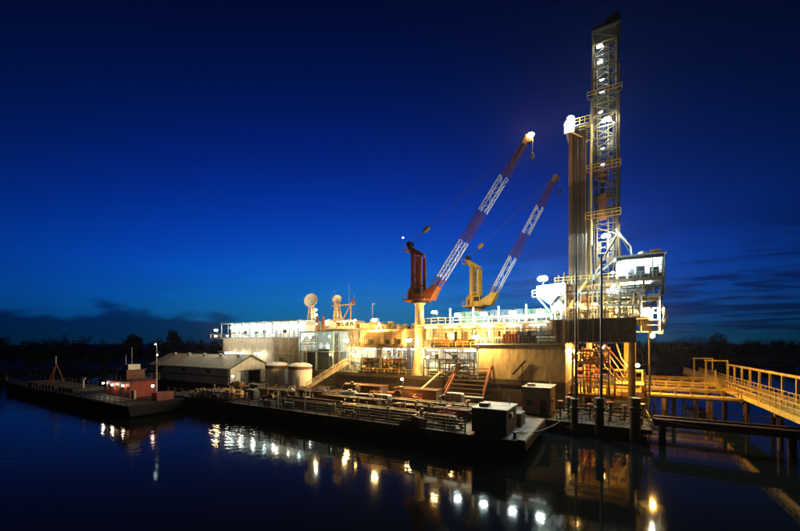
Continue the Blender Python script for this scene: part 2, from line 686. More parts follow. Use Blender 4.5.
def pipe_barge():
    x0, x1, y0, y1, z1 = -77, -7.5, 37.7, 50.3, 2.0
    root = thing('deck_barge', ((x0 + x1) / 2, (y0 + y1) / 2, 0), 'long black deck barge loaded with pipes and oilfield gear', 'barge')
    hull_mesh(x0, x1, y0, y1, -1.2, z1 - 0.06, 3, 3).build('hull', 'hull_black', root)
    # deck plates, each laid as its own sheet
    me = MB().box(-3.13, 3.13, -3.12, 3.12, 0, 0.06).mesh('deck_plate', 'deck')
    for i in range(11):
        for j in range(2):
            piece('deck_plate', me, (x0 + 3.16 + i * 6.318, y0 + 3.15 + j * 6.3, z1 - 0.06), root)
    # pipe bulwark along the near side: four rails on stanchions
    for k in range(4):
        MB().tube((-75.6, y0 + 0.15, z1 + 0.3 + k * 0.36), (-13.9, y0 + 0.15, z1 + 0.3 + k * 0.36), 0.07, 6).build('bulwark_rail', 'steel_dark', root)
    me = MB().box(-0.07, 0.07, -0.06, 0.06, 0, 1.5).mesh('stanchion', 'steel_dark')
    for i in range(26):
        piece('stanchion', me, (-75.5 + i * 2.46, y0 + 0.3, z1), root)
    # fender strip and tyres
    MB().box(x0 + 0.4, x1 - 0.2, y0 - 0.18, y0, z1 - 0.5, z1 - 0.2).build('rubbing_strake', 'rubber', root)
    me = MB().lathe([(0.28, -0.13), (0.55, -0.13), (0.62, 0), (0.55, 0.13), (0.28, 0.13), (0.24, 0), (0.28, -0.13)], (0, 0, 0), 12, (0, 1, 0)).mesh('tyre_fender', 'rubber', True)
    for i in range(8):
        piece('tyre_fender', me, (-64 + i * 7.6, y0 - 0.32, z1 - 0.75), root)
    # pale coaming planks along the end
    me = MB().box(-0.42, 0.42, -1.0, 1.0, 0, 0.14).mesh('edge_plank', 'wood')
    for i in range(6):
        piece('edge_plank', me, (x1 - 0.5, y0 + 1.1 + i * 2.06, z1 + 0.002), root)
    rail(root, [(-60, y1 - 0.2, z1), (-14, y1 - 0.2, z1)], 1.1, 0.05, 2.4, 'pipe_pale')
    for x in (-68, -48, -30, -8.8):
        bollard(root, x, y0 + 1.0, z1)
    return root


pipe_barge()


def lay_pipes():
    r = random.Random(3)
    z1 = 2.0
    sets = [(-41, 40.2, 11.5, 9, 0.15, 'pipe_brown'), (-28, 39.9, 11.8, 10, 0.14, 'pipe_pale'), (-36, 44.6, 12.5, 8, 0.17, 'pipe_brown'), (-21.5, 44.2, 11.8, 10, 0.14, 'pipe_brown'), (-53.5, 45.4, 10.5, 7, 0.16, 'pipe_pale'), (-28, 48.2, 12, 5, 0.13, 'pipe_pale'), (-20.5, 40.0, 8.5, 7, 0.13, 'pipe_brown'), (-61.5, 39.0, 9, 5, 0.14, 'pipe_brown'), (-46.6, 46.2, 6.5, 6, 0.2, 'pipe_brown')]
    words = ['brown steel drill pipe lying in the rack beside the bulwark rails', 'pale casing pipe lying in the rack beside the dark cabin',
             'thick brown casing pipe lying mid deck beside the white tank', 'brown drill pipe lying mid deck behind the dark cabin',
             'pale pipe lying in the short rack near the yellow skid', 'thin pale pipe lying along the far edge of the deck barge',
             'short brown pipe lying behind the bulwark end near the winch', 'brown pipe lying by the bulwark at the left barge end', 'fat short brown casing lying between the pumps and the generator sets']
    for (cx, cy, L, n, rad, mt), lab in zip(sets, words):
        me = None
        # sleepers
        for k, dx in enumerate((-0.36, 0.0, 0.36)):
            o = MB().box(cx + dx * L - 0.12, cx + dx * L + 0.12, cy - 0.2, cy + n * rad * 2.25 + 0.1, z1, z1 + 0.5).build('pipe_sleeper', 'wood')
            tag(o, 'timber sleeper carrying the pipes: ' + lab.split(' lying ')[1], 'sleeper', 'timber sleepers under the pipes')
        me = MB().lathe([(rad * 0.8, -L / 2), (rad, -L / 2), (rad, L / 2), (rad * 0.8, L / 2)], (0, 0, 0), 8, (1, 0, 0)).mesh('drill_pipe', mt, True)
        for i in range(n):
            for lay in range(3 if i < n - 3 else (2 if i < n - 2 else 1)):
                if lay and r.random() < 0.3:
                    continue
                o = bpy.data.objects.new('drill_pipe', me)
                COL.objects.link(o)
                o.location = (cx + r.uniform(-0.4, 0.4), cy + rad + (i + 0.5 * lay) * rad * 2.08, z1 + 0.5 + rad + lay * rad * 1.75)
                o.rotation_euler = (0, 0, r.uniform(-0.012, 0.012) * (1 + lay))
                tag(o, lab, 'pipe', 'pipes on the deck barge: ' + lab.split(' lying ')[1])


lay_pipes()


def mooring(p, q, sag, label):
    p, q = Vector(p), Vector(q)
    pts = []
    for i in range(11):
        f = i / 10
        c = p + (q - p) * f
        c.z -= sag * 4 * f * (1 - f)
        pts.append(tuple(c))
    o = MB().path(pts, 0.06, 6).build('mooring_line', 'rope', None, True)
    tag(o, label, 'rope')


mooring((-68, 38.7, 2.5), (-70.5, 35.9, 2.3), 0.15, 'short mooring line between the landing craft and the deck barge')
mooring((-8.8, 38.7, 2.6), (-4.4, 51.3, 3.2), 0.9, 'sagging mooring line from the barge corner to a black dolphin')
mooring((-8.8, 38.9, 2.6), (-8.2, 52.4, 1.65), 0.5, 'mooring line from the barge corner to the work platform')
mooring((2.4, 51.2, 3.6), (16.2, 53.0, 2.95), 0.8, 'sagging line from the thick pile along the catwalk')


# ---- small gear, each kind built once in local coordinates
def proto_drum(col):
    root = thing('oil_drum', (0, 0, 0), 'x', 'drum')
    MB().lathe([(0.29, 0), (0.29, 0.28), (0.31, 0.3), (0.29, 0.32), (0.29, 0.57), (0.31, 0.59), (0.29, 0.61), (0.29, 0.88)], (0, 0, 0), 12).build('shell', col, root, True, True)
    MB().lathe([(0.25, 0), (0.25, 0.015)], (0, 0, 0.88), 12).build('lid', 'steel_dark', root, False, True)
    return root


def proto_pump(body, motor):
    root = thing('pump_skid', (0, 0, 0), 'x', 'pump')
    MB().box(-1.4, 1.4, -0.6, -0.45, 0, 0.2).box(-1.4, 1.4, 0.45, 0.6, 0, 0.2).box(-1.4, 1.4, -0.6, 0.6, 0.2, 0.26).build('skid', 'steel_dark', root, False, True)
    MB().tube((-1.1, 0, 0.75), (0.0, 0, 0.75), 0.42, 12).build('motor', motor, root, True, True)
    MB().lathe([(0.55, -0.25), (0.62, 0), (0.55, 0.25)], (0.55, 0, 0.85), 12, (0, 1, 0)).build('casing', body, root, True, True)
    MB().tube((0.0, 0, 0.75), (0.4, 0, 0.8), 0.1, 8).build('shaft', 'galv', root, False, True)
    MB().tube((0.55, 0, 1.3), (0.55, 0, 1.9), 0.16, 8).tube((0.55, 0, 1.85), (1.35, 0, 1.85), 0.14, 8).build('outlet_pipe', body, root, True, True)
    return root


def proto_crate(mt):
    root = thing('gear_basket', (0, 0, 0), 'x', 'basket')
    b = MB()
    b.box(-1.0, 1.0, -0.6, 0.6, 0.1, 0.18)
    b.build('floor', mt, root, False, True)
    for x in (-0.97, 0.97):
        for y in (-0.57, 0.57):
            MB().box(x - 0.05, x + 0.05, y - 0.05, y + 0.05, 0, 1.25).build('post', mt, root, False, True)
    for y in (-0.57, 0.57):
        MB().box(-0.92, 0.92, y - 0.02, y + 0.02, 0.24, 0.72).box(-0.92, 0.92, y - 0.03, y + 0.03, 1.12, 1.2).build('side_panel', mt, root, False, True)
    for x in (-0.97, 0.97):
        MB().box(x - 0.02, x + 0.02, -0.52, 0.52, 0.24, 0.72).box(x - 0.03, x + 0.03, -0.52, 0.52, 1.12, 1.2).build('end_panel', mt, root, False, True)
    MB().tube((-0.4, 0, 0.48), (0.5, 0.1, 0.48), 0.3, 10).build('load', 'pipe_pale', root, True, True)
    return root


def proto_valve(mt):
    root = thing('valve_stand', (0, 0, 0), 'x', 'valve')
    MB().lathe([(0.26, 0), (0.26, 0.05), (0.1, 0.08), (0.1, 1.0), (0.2, 1.03), (0.2, 1.12), (0.13, 1.15), (0.13, 1.5)], (0, 0, 0), 10).build('body', mt, root, True, True)
    MB().lathe([(0.24, 0), (0.28, 0.03), (0.24, 0.06)], (0, 0, 1.55), 12).build('handwheel', 'red', root, True, True)
    MB().tube((-0.7, 0, 0.6), (0.7, 0, 0.6), 0.09, 8).build('branch', mt, root, True, True)
    return root


def proto_generator(mt):
    root = thing('generator_set', (0, 0, 0), 'x', 'generator')
    MB().box(-1.5, 1.5, -0.65, 0.65, 0, 0.2).build('skid', 'steel_dark', root, False, True)
    MB().prism([(-1.35, 0.2), (1.35, 0.2), (1.35, 1.55), (1.2, 1.7), (-1.2, 1.7), (-1.35, 1.55)], 'y', -0.58, 0.58).build('canopy', mt, root, False, True)
    for x in (-0.85, 0.0, 0.85):
        MB().box(x - 0.36, x + 0.36, -0.61, -0.58, 0.4, 1.4).build('door', mt, root, False, True)
    for k in range(6):
        MB().box(1.35, 1.38, -0.45, 0.45, 0.45 + k * 0.17, 0.54 + k * 0.17).build('louvre', 'steel_dark', root, False, True)
    MB().tube((-1.0, 0.2, 1.7), (-1.0, 0.2, 2.25), 0.09, 8).build('exhaust', 'rust_band', root, True, True)
    return root


def proto_winch(mt):
    root = thing('deck_winch', (0, 0, 0), 'x', 'winch')
    MB().box(-0.9, 0.9, -0.6, 0.6, 0, 0.16).build('base', 'steel_dark', root, False, True)
    for x in (-0.7, 0.7):
        MB().lathe([(0.62, -0.05), (0.62, 0.05)], (x, 0, 0.75), 12, (1, 0, 0)).build('flange', mt, root, False, True)
    MB().tube((-0.66, 0, 0.75), (0.66, 0, 0.75), 0.34, 12).build('drum', 'rope', root, True, True)
    MB().box(-0.86, -0.76, -0.3, 0.3, 0.16, 0.8).box(0.76, 0.86, -0.3, 0.3, 0.16, 0.8).build('cheek', mt, root, False, True)
    return root


def proto_htank(mt):
    root = thing('horizontal_tank', (0, 0, 0), 'x', 'tank')
    MB().lathe([(0.05, -1.55), (0.55, -1.45), (0.8, -1.15), (0.82, 0), (0.8, 1.15), (0.55, 1.45), (0.05, 1.55)], (0, 0, 1.15), 16, (1, 0, 0)).build('shell', mt, root, True, True)
    for x in (-0.9, 0.9):
        MB().box(x - 0.12, x + 0.12, -0.6, 0.6, 0, 0.6).build('saddle', 'steel_dark', root, False, True)
    MB().lathe([(0.3, 0), (0.3, 0.2), (0.34, 0.22), (0.34, 0.28)], (0.2, 0, 1.9), 10).build('manhole', mt, root, True, True)
    return root


PROTO = {}


def put(kind, key, maker, x, y, z, rz, label, group=None, sc=1.0):
    if key not in PROTO:
        PROTO[key] = maker()
        o = PROTO[key]
    else:
        o = copy_tree(PROTO[key])
    o.location = (x, y, z)
    o.rotation_euler = (0, 0, rz)
    o.scale = (sc, sc, sc)
    o['label'] = label
    if group:
        o['group'] = group
    elif 'group' in o:
        del o['group']
    return o


def barge_gear():
    z = 2.0
    g = put
    g('b', 'basket_y', lambda: proto_crate('crane_yellow'), -59.5, 40.8, z, 0.05, 'yellow gear basket on the deck barge below the warehouse corner', sc=1.35)
    g('b', 'basket_y', None, -48.5, 48.6, z, 0.3, 'yellow gear basket by the foot of the inclined catwalk')
    g('b', 'basket_r', lambda: proto_crate('red'), -18.2, 42.6, z, -0.1, 'red gear basket beside the dark cabin with pale roof')
    g('b', 'basket_g', lambda: proto_crate('galv'), -64.5, 43.5, z, 0.2, 'grey gear basket beside the yellow basket on the deck barge')
    g('b', 'basket_g', None, -45.5, 47.9, z, 0.0, 'grey gear basket between the short pipe rack and the white tank')
    g('t', 'htank_w', lambda: proto_htank('white_dirty'), -38.5, 48.3, z, 0.35, 'white horizontal tank with domed ends amid the pipe racks')
    g('t', 'htank_b', lambda: proto_htank('pipe_brown'), -67.5, 47.5, z, 0.1, 'brown horizontal tank at the far corner of the deck barge')
    g('g', 'gen_d', lambda: proto_generator('steel_dark'), -35.2, 48.0, z, 0.1, 'black generator set next to the white horizontal tank')
    g('g', 'gen_w', lambda: proto_generator('white_dirty'), -32.0, 48.9, z, 0.0, 'pale generator set next to the black one on the deck barge')
    g('g', 'gen_d', None, -62.5, 48.2, z, 0.0, 'black generator set in front of the tender barge tanks')
    g('g', 'gen_d', None, -9.9, 45.6, z, 1.5708, 'black generator set behind the dark cabin on the barge end', sc=0.9)
    g('g', 'gen_g', lambda: proto_generator('green_box'), -55.8, 42.2, z, 0.0, 'green generator set beside the large yellow basket')
    g('p', 'pump_b', lambda: proto_pump('pipe_brown', 'orange'), -50.3, 41.3, z, 0.2, 'brown pump with orange motor near the bulwark rails')
    g('p', 'pump_b', None, -45.8, 41.8, z, 2.9, 'brown pump with orange motor beside the brown pipe rack end')
    g('p', 'pump_w', lambda: proto_pump('white_dirty', 'blue_grey'), -53, 48.5, z, 0.0, 'pale pump with blue grey motor behind the short pipe rack')
    g('p', 'pump_w', None, -14.7, 47.6, z, 1.2, 'pale pump with blue grey motor near the barge end')
    g('w', 'winch_y', lambda: proto_winch('yellow'), -69, 40.5, z, 1.57, 'yellow drum winch at the left end of the deck barge')
    g('w', 'winch_d', lambda: proto_winch('brown_steel'), -15.8, 39.6, z, 0.0, 'brown drum winch between the bulwark end and dark cabin')
    r = random.Random(21)
    cl = [('drum_b', 'navy', 'blue', -43.6, 39.2, 5, 'beside the brown pump'), ('drum_r', 'red_dark', 'dark red', -48.2, 39.0, 4, 'against the bulwark rails'), ('drum_y', 'yellow', 'yellow', -61.8, 45.9, 6, 'behind the yellow basket'), ('drum_b', 'navy', 'blue', -16.2, 45.7, 5, 'between the red basket and pale pump')]
    for key, mt, word, cx, cy, n, where in cl:
        for i in range(n):
            g('d', key, lambda: proto_drum(mt), cx + (i % 3) * 0.68 + r.uniform(-.05, .05), cy + (i // 3) * 0.68, z, 0, '%s oil drum standing %s' % (word, where), '%s drums %s' % (word, where))
    spots = [(-57.6, 39.0), (-53.4, 39.4), (-51.8, 43.6), (-46.9, 44.2), (-44.3, 44.9), (-29.2, 43.2), (-25.6, 43.3), (-22.2, 43.2), (-33.6, 43.4), (-66.5, 39.2), (-20.4, 39.0), (-17.6, 48.9)]
    for i, (x, y) in enumerate(spots):
        g('v', 'valve', lambda: proto_valve('pipe_pale'), x, y, z, r.uniform(0, 3), 'valve stand with red handwheel and side branches on the deck barge', 'valve stands on the deck barge', sc=r.uniform(0.85, 1.25))


barge_gear()


def small_clutter():
    r = random.Random(77)
    z = 2.0
    crate = MB().box(-0.5, 0.5, -0.4, 0.4, 0.1, 0.75).box(-0.5, 0.5, -0.36, -0.24, 0, 0.1).box(-0.5, 0.5, 0.24, 0.36, 0, 0.1).mesh('timber_crate', 'wood')
    coil = MB()
    for k in range(4):
        n = 14
        for i in range(n):
            a, b = 6.283 * i / n, 6.283 * (i + 1) / n
            R = 0.62 - 0.05 * k
            coil.tube((R * math.cos(a), R * math.sin(a), 0.08 + 0.13 * k), (R * math.cos(b), R * math.sin(b), 0.08 + 0.13 * k), 0.075, 5)
    coilm = coil.mesh('hose_coil', 'rubber', True)
    bottle = MB().lathe([(0.14, 0), (0.14, 1.2), (0.06, 1.38), (0.06, 1.5)], (0, 0, 0), 8).mesh('gas_bottle', 'pipe_pale', True)
    stub = MB().lathe([(0.09, 0), (0.09, 1.5), (0.16, 1.52), (0.16, 1.62)], (0, 0, 0), 8).mesh('deck_post', 'pipe_pale', True)
    chest = MB().prism([(-0.8, 0), (0.8, 0), (0.8, 0.75), (0.6, 0.95), (-0.6, 0.95), (-0.8, 0.75)], 'y', -0.4, 0.4).mesh('tool_chest', 'tan')
    lab = {'timber_crate': ('brown timber crate lying among the gear on the deck barge', 'crate', 'timber crates on the deck barge'),
           'hose_coil': ('black hose coil lying flat on the deck barge', 'hose', 'hose coils on the deck barge'),
           'gas_bottle': ('slim pale gas bottle standing on the deck barge', 'gas bottle', 'gas bottles on the deck barge'),
           'deck_post': ('short pale pipe post with cap on the deck barge', 'post', 'pipe posts on the deck barge'),
           'tool_chest': ('tan tool chest with sloped lid edges on the deck barge', 'chest', 'tool chests on the deck barge')}
    for me, n in ((crate, 34), (coilm, 18), (bottle, 22), (stub, 60), (chest, 18)):
        for i in range(n):
            o = bpy.data.objects.new(me.name.split('.')[0], me)
            COL.objects.link(o)
            row = r.choice((38.6, 42.9, 43.3, 47.2, 49.4, 49.7))
            o.location = (r.uniform(-69, -15.5), row + r.uniform(-0.2, 0.3), z)
            o.rotation_euler = (0, 0, r.uniform(0, 3.1))
            sc = r.uniform(0.8, 1.35)
            o.scale = (sc, sc, sc)
            tag(o, *lab[me.name.split('.')[0]])


small_clutter()


def cabin(name, x0, x1, y0, y1, z0, z1, wall, roof, label, door_x, feet=True, stripe=True):
    root = thing(name, ((x0 + x1) / 2, (y0 + y1) / 2, z0), label, 'cabin')
    MB().box(x0, x1, y0, y1, z0 + 0.18, z1).build('wall', wall, root)
    MB().box(x0 + 0.1, x1 - 0.1, y0 + 0.3, y0 + 0.55, z0, z0 + 0.18).build('skid', 'steel_dark', root)
    MB().box(x0 + 0.1, x1 - 0.1, y1 - 0.55, y1 - 0.3, z0, z0 + 0.18).build('skid', 'steel_dark', root)
    ym = (y0 + y1) / 2
    for a, b in ((y0 - 0.15, ym - 0.06), (ym + 0.06, y1 + 0.15)):
        MB().box(x0 - 0.15, x1 + 0.15, a, b, z1 + 0.001, z1 + 0.13).build('roof_sheet', roof, root)
    MB().box(x0 - 0.15, x1 + 0.15, ym - 0.055, ym + 0.055, z1 + 0.001, z1 + 0.06).build('roof_gutter', 'steel_dark', root)
    d = MB().box(door_x, door_x + 0.9, y0 - 0.04, y0, z0 + 0.25, z0 + 2.2).build('door', 'brown_steel', root)
    MB().box(door_x + 0.72, door_x + 0.8, y0 - 0.1, y0 - 0.04, z0 + 1.2, z0 + 1.35).build('handle', 'galv', d)
    wx = x0 + 0.5 if door_x > (x0 + x1) / 2 - 0.2 else x1 - 1.4
    w = MB().box(wx, wx + 0.9, y0 - 0.05, y0, z0 + 1.3, z0 + 2.1).build('window', 'glass_dark', root)
    MB().box(wx - 0.06, wx + 0.96, y0 - 0.09, y0 - 0.05, z0 + 1.22, z0 + 1.3).build('sill', wall, w)
    k = 0
    yy = y0 + 0.25
    while yy < y1 - 0.3:
        MB().box(x1, x1 + 0.05, yy, yy + 0.16, z0 + 0.3, z1 - 0.1).build('wall_rib', wall, root)
        yy += 0.36
    xx = x0 + 0.15
    while xx < x1 - 0.2:
        if not (door_x - 0.2 < xx < door_x + 0.95 or wx - 0.25 < xx < wx + 1.0):
            MB().box(xx, xx + 0.16, y0 - 0.05, y0, z0 + 0.3, z1 - 0.1).build('wall_rib', wall, root)
        xx += 0.36
    for xc in (x0, x1):
        MB().box(xc - 0.08, xc + 0.08, y0 - 0.07, y0 + 0.08, z0 + 0.18, z1).build('corner_post', wall, root)
    MB().box(x0 + 0.4, x0 + 1.5, y0 + 1.0, y0 + 1.8, z1 + 0.13, z1 + 0.5).build('roof_vent', wall, root)
    MB().tube((x1 - 0.6, y1 - 0.8, z1 + 0.1), (x1 - 0.6, y1 - 0.8, z1 + 1.0), 0.06, 6).build('flue', 'galv', root)
    MB().box(x1, x1 + 0.32, y0 + 1.2, y0 + 1.9, z0 + 1.9, z0 + 2.35).build('cooler', 'white_dirty', root)
    return root


cabin('site_cabin', -13.4, -9.7, 38.7, 43.4, 2.0, 4.75, 'cabin_grey', 'white_dirty', 'grey ribbed site cabin with pale flat roof on the barge corner', -11.4)


# ---- work platform on piles with the beige cabin, catwalk, dolphins
def work_platform():
    root = thing('work_platform', (-5, 56.5, 0), 'dark timber work platform on piles under the beige cabin', 'platform')
    x0, x1, y0, y1, z = -14, 4.2, 52.2, 61.2, 1.6
    me = MB().box(x0 * 0 - 0.44, 0.44, -(y1 - y0) / 2, (y1 - y0) / 2, 0, 0.1).mesh('plank', 'timber_dark')
    n = int((x1 - x0) / 0.91)
    for i in range(n):
        piece('plank', me, (x0 + 0.46 + i * 0.91, (y0 + y1) / 2, z - 0.1), root)
    for y in (y0 + 0.4, (y0 + y1) / 2, y1 - 0.4):
        MB().box(x0, x1, y - 0.2, y + 0.2, z - 0.55, z - 0.1).build('beam', 'timber_dark', root)
    for x in (-13, -8, -3, 2):
        for y in (y0 + 0.4, y1 - 0.4):
            MB().tube((x, y, -2), (x, y, z - 0.55), 0.28, 10).build('pile', 'steel_dark', root)
    rail(root, [(-6.4, y0 + 0.15, z), (x1 - 0.1, y0 + 0.15, z)], 1.1, 0.04, 1.5, 'steel_dark')
    rail(root, [(x1 - 0.1, y0 + 0.15, z), (x1 - 0.1, y1 - 0.2, z)], 1.1, 0.04, 1.5, 'yellow')


work_platform()
cabin('beige_cabin', -11.3, -7.6, 54.8, 60.3, 1.6, 5.5, 'tan', 'cream', 'beige cabin with open dark doorway on the work platform', -8.9)


def pipe_stubs():
    r = random.Random(9)
    for i, (x, y, h) in enumerate(((-6.2, 54.6, 2.4), (-5.2, 55.4, 2.9), (-2.6, 55.2, 2.2), (-0.2, 54.8, 2.7), (1.4, 55.6, 2.3), (3.2, 54.4, 2.8))):
        o = put('v', 'valve', None, x, y, 1.6, r.uniform(0, 3), 'tall valve stand on the dark work platform by the dolphins', 'valve stands on the work platform', sc=h / 1.6)
    root = thing('pipe_manifold', (-1.5, 57.5, 1.6), 'low pipe manifold crossing the work platform in front of the cellar', 'manifold')
    for k in range(3):
        MB().tube((-6, 56.8 + k * 0.6, 2.3 + 0.4 * k), (3.9, 56.8 + k * 0.6, 2.3 + 0.4 * k), 0.12, 8).build('pipe', 'pipe_brown', root, True)
    for x in (-5.5, -2.2, 1.0, 3.4):
        MB().box(x - 0.08, x + 0.08, 56.6, 58.2, 1.6, 1.85).bar((x, 56.8, 1.7), (x, 56.8, 3.3), 0.12).bar((x, 58.0, 1.7), (x, 58.0, 3.3), 0.12).bar((x, 56.7, 3.25), (x, 58.1, 3.25), 0.12).build('support', 'steel_dark', root)


pipe_stubs()


def dolphin(x, y, r, ztop, pole, label, group=None):
    root = thing('mooring_dolphin', (x, y, 0), label, 'dolphin', group)
    MB().tube((x, y, -3), (x, y, ztop), r, 14).build('pile', 'steel_dark', root, True)
    MB().lathe([(r * 1.12, 0), (r * 1.12, 0.25), (r * 0.7, 0.32)], (x, y, ztop - 0.02), 14).build('cap', 'steel_dark', root)
    MB().lathe([(r + 0.02, 0), (r + 0.14, 0.05), (r + 0.14, 0.5), (r + 0.02, 0.55)], (x, y, ztop - 1.4), 14).build('collar', 'steel_dark', root)
    if pole:
        MB().tube((x + 0.2, y, ztop + 0.2), (x + 0.2, y, pole), 0.16, 8, 0.12).build('pole', 'steel_dark', root, True)
        MB().tube((x + 0.2, y, pole), (x + 0.2, y, pole + 0.9), 0.05, 6, 0.03).build('pole_tip', 'steel_dark', root)
        MB().bar((x + 0.2, y, pole * 0.55), (x + 0.55, y, pole * 0.55), 0.08).bar((x + 0.2, y, pole * 0.3), (x + 0.6, y, pole * 0.3), 0.08).build('rung', 'steel_dark', root)
    return root


dolphin(-4.2, 51.6, 0.44, 4.6, 22.6, 'black mooring dolphin with tall pole in front of the lit end wall')
dolphin(-1.35, 51.6, 0.5, 4.9, 22.9, 'black mooring dolphin with tall pole in front of the red stack')
dolphin(2.4, 51.6, 0.56, 5.2, None, 'thick black pile without a pole at the catwalk start')


def catwalk():
    root = thing('catwalk', (18, 53.2, 0), 'dark low catwalk on piles running from the dolphins under the yellow gangway', 'catwalk')
    x0, x1, y0, y1, z = 4.3, 44, 52.4, 53.9, 2.9
    MB().box(x0, x1, y0, y0 + 0.18, z - 0.75, z).build('girder', 'steel_dark', root)
    MB().box(x0, x1, y1 - 0.18, y1, z - 0.75, z).build('girder', 'steel_dark', root)
    me = MB().box(-0.97, 0.97, -(y1 - y0) / 2 - 0.05, (y1 - y0) / 2 + 0.05, 0, 0.07).mesh('grating', 'brown_steel')
    for i in range(20):
        piece('grating', me, (x0 + 1 + i * 1.98, (y0 + y1) / 2, z), root)
    rail(root, [(x0, y1, z + 0.07), (x1, y1, z + 0.07)], 1.0, 0.05, 2.2, 'brown_steel', mid=True)
    MB().tube((x0, y0 + 0.4, z + 0.3), (x1, y0 + 0.4, z + 0.3), 0.16, 8).build('pipeline', 'pipe_brown', root, True)
    for x in (5.2, 16.2, 27, 38):
        MB().tube((x, (y0 + y1) / 2, -2), (x, (y0 + y1) / 2, z - 0.75), 0.36, 12).build('pile', 'steel_dark', root, True)
    return root


catwalk()


# ---- landing craft with the red deckhouse
def landing_craft():
    root = thing('landing_craft', (-104, 31.5, 0), 'long black landing craft with red deckhouse and lamps at its stern', 'boat')
    x0, x1, y0, y1, z1 = -141, -66.2, 27.4, 36.0, 1.8
    m = MB()
    ym = (y0 + y1) / 2
    # plan tapers to the bow, sheer rises
    secs = [(x0, 1.4, 2.8, 1.2), (x0 + 6, 3.3, 2.5, -0.6), (x0 + 14, 4.4, 2.2, -1.2), (x0 + 30, 4.6, 2.0, -1.2), (x1 - 2, 4.6, 2.0, -1.2), (x1, 4.4, 2.0, 0.3)]
    vs, fs = [], []
    for x, hw, zt, zb in secs:
        vs += [(x, ym - hw, zt), (x, ym - hw * 0.92, zb), (x, ym + hw * 0.92, zb), (x, ym + hw, zt)]
    for i in range(len(secs) - 1):
        a, b = i * 4, i * 4 + 4
        for k in range(4):
            fs.append((a + k, a + (k + 1) % 4, b + (k + 1) % 4, b + k))
    fs += [(3, 2, 1, 0), tuple(len(secs) * 4 - 4 + k for k in range(4))]
    m.add(vs, fs)
    m.build('hull', 'hull_black', root)
    me = MB().box(-3.9, 3.9, -4.2, 4.2, 0, 0.08).mesh('deck_plate', 'deck')
    for i in range(5):
        piece('deck_plate', me, (-112 + 4 + i * 7.9, ym, z1 + 0.202), root)
    rail(root, [(-139, ym - 2.4, 2.7), (-128, ym - 4.3, 2.2), (-112, ym - 4.45, 2.05), (-86, ym - 4.45, 2.05)], 1.2, 0.045, 1.9, 'brown_steel', mid=True)
    rail(root, [(-139, ym + 2.4, 2.7), (-128, ym + 4.3, 2.2), (-86, ym + 4.45, 2.05)], 1.2, 0.04, 2.4, 'brown_steel', mid=True)
    # cargo hatch coamings on the foredeck
    for k in range(3):
        MB().box(-122 + k * 10, -113.6 + k * 10, ym - 2.6, ym + 2.6, z1, z1 + 0.9).build('hatch_cover', 'deck_green', root)
        for j in range(4):
            MB().box(-121.6 + k * 10 + j * 2.1, -121.3 + k * 10 + j * 2.1, ym - 2.65, ym + 2.65, z1 + 0.9, z1 + 1.02).build('hatch_beam', 'deck', root)
    # sheer legs over the foredeck
    MB().bar((-113.4, ym - 1.2, z1), (-112, ym, 7.3), 0.16).bar((-110.6, ym - 1.2, z1), (-112, ym, 7.3), 0.16).bar((-112, ym + 1.8, z1), (-112, ym, 7.3), 0.14).bar((-113, ym - 0.8, 4.4), (-111, ym - 0.8, 4.4), 0.12).build('sheer_legs', 'orange', root)
    MB().tube((-112, ym, 7.2), (-112, ym, 8.9), 0.09, 6).build('mast_pole', 'white', root)
    # vent post with T head
    MB().tube((-94.4, 31, z1), (-94.4, 31, 4.6), 0.16, 8).bar((-95.3, 31, 4.7), (-93.5, 31, 4.7), 0.26).build('vent_post', 'white', root)
    # deckhouse
    MB().box(-84.2, -75, 31.2, 35.6, z1, 5.1).build('deckhouse_wall', 'boat_red', root)
    me = MB().box(-0.42, 0.42, -0.03, 0, 0, 1.95).mesh('door', 'brown_steel')
    for x in (-81.6, -78.6, -76.6):
        piece('door', me, (x, 31.2, z1 + 0.12), root)
    me = MB().lathe([(0.26, 0), (0.26, 0.04)], (0, 0, 0), 10, (0, -1, 0)).mesh('porthole', 'glass_dark')
    for x in (-83, -80, -77.6, -75.6):
        piece('porthole', me, (x, 31.2, 3.9), root)
    MB().box(-84.8, -74.4, 30.2, 36, 5.1, 5.24).build('boat_deck', 'deck', root)
    rail(root, [(-84.7, 36, 5.24), (-84.7, 30.3, 5.24), (-74.5, 30.3, 5.24), (-74.5, 36, 5.24)], 1.0, 0.04, 1.6, 'brown_steel')
    MB().box(-81.8, -78.0, 32, 35.0, 5.24, 6.9).build('wheelhouse', 'red_dark', root)
    me = MB().box(-0.5, 0.5, -0.03, 0, 0, 0.85).mesh('window', 'glass_dark')
    for k in range(3):
        piece('window', me, (-81.1 + k * 1.2, 32, 5.85), root)
    MB().box(-82.1, -77.7, 31.7, 35.3, 6.9, 7.02).build('wheelhouse_roof', 'brown_steel', root)
    MB().box(-80.0, -77.9, 32.2, 34.2, 7.02, 8.0).build('roof_locker', 'white', root)
    MB().tube((-78.4, 33, 8.0), (-78.4, 33, 11.2), 0.06, 6).build('aerial', 'white_dirty', root)
    MB().tube((-80.8, 33, 7.02), (-80.8, 33, 9.8), 0.06, 6).build('aerial', 'white_dirty', root)
    # signal mast aft
    MB().tube((-70.4, 33.5, z1), (-70.4, 33.5, 11.6), 0.11, 8, 0.07).bar((-71.2, 33.5, 8.2), (-69.6, 33.5, 8.2), 0.09).bar((-70.4, 33.5, 10.4), (-69.8, 33.5, 10.4), 0.08).build('signal_mast', 'white_dirty', root)
    MB().box(-69.4, -67.6, 32.2, 35.0, z1 + 0.08, 3.4).build('deck_locker', 'red_dark', root)
    rail(root, [(-86, ym - 4.45, 2.05), (-66.6, ym - 4.4, 1.85)], 1.1, 0.05, 1.9, 'steel_dark')
    MB().box(-74.0, -72.8, 31.0, 31.3, 1.8, 3.6).build('notice_board', 'white_dirty', root)
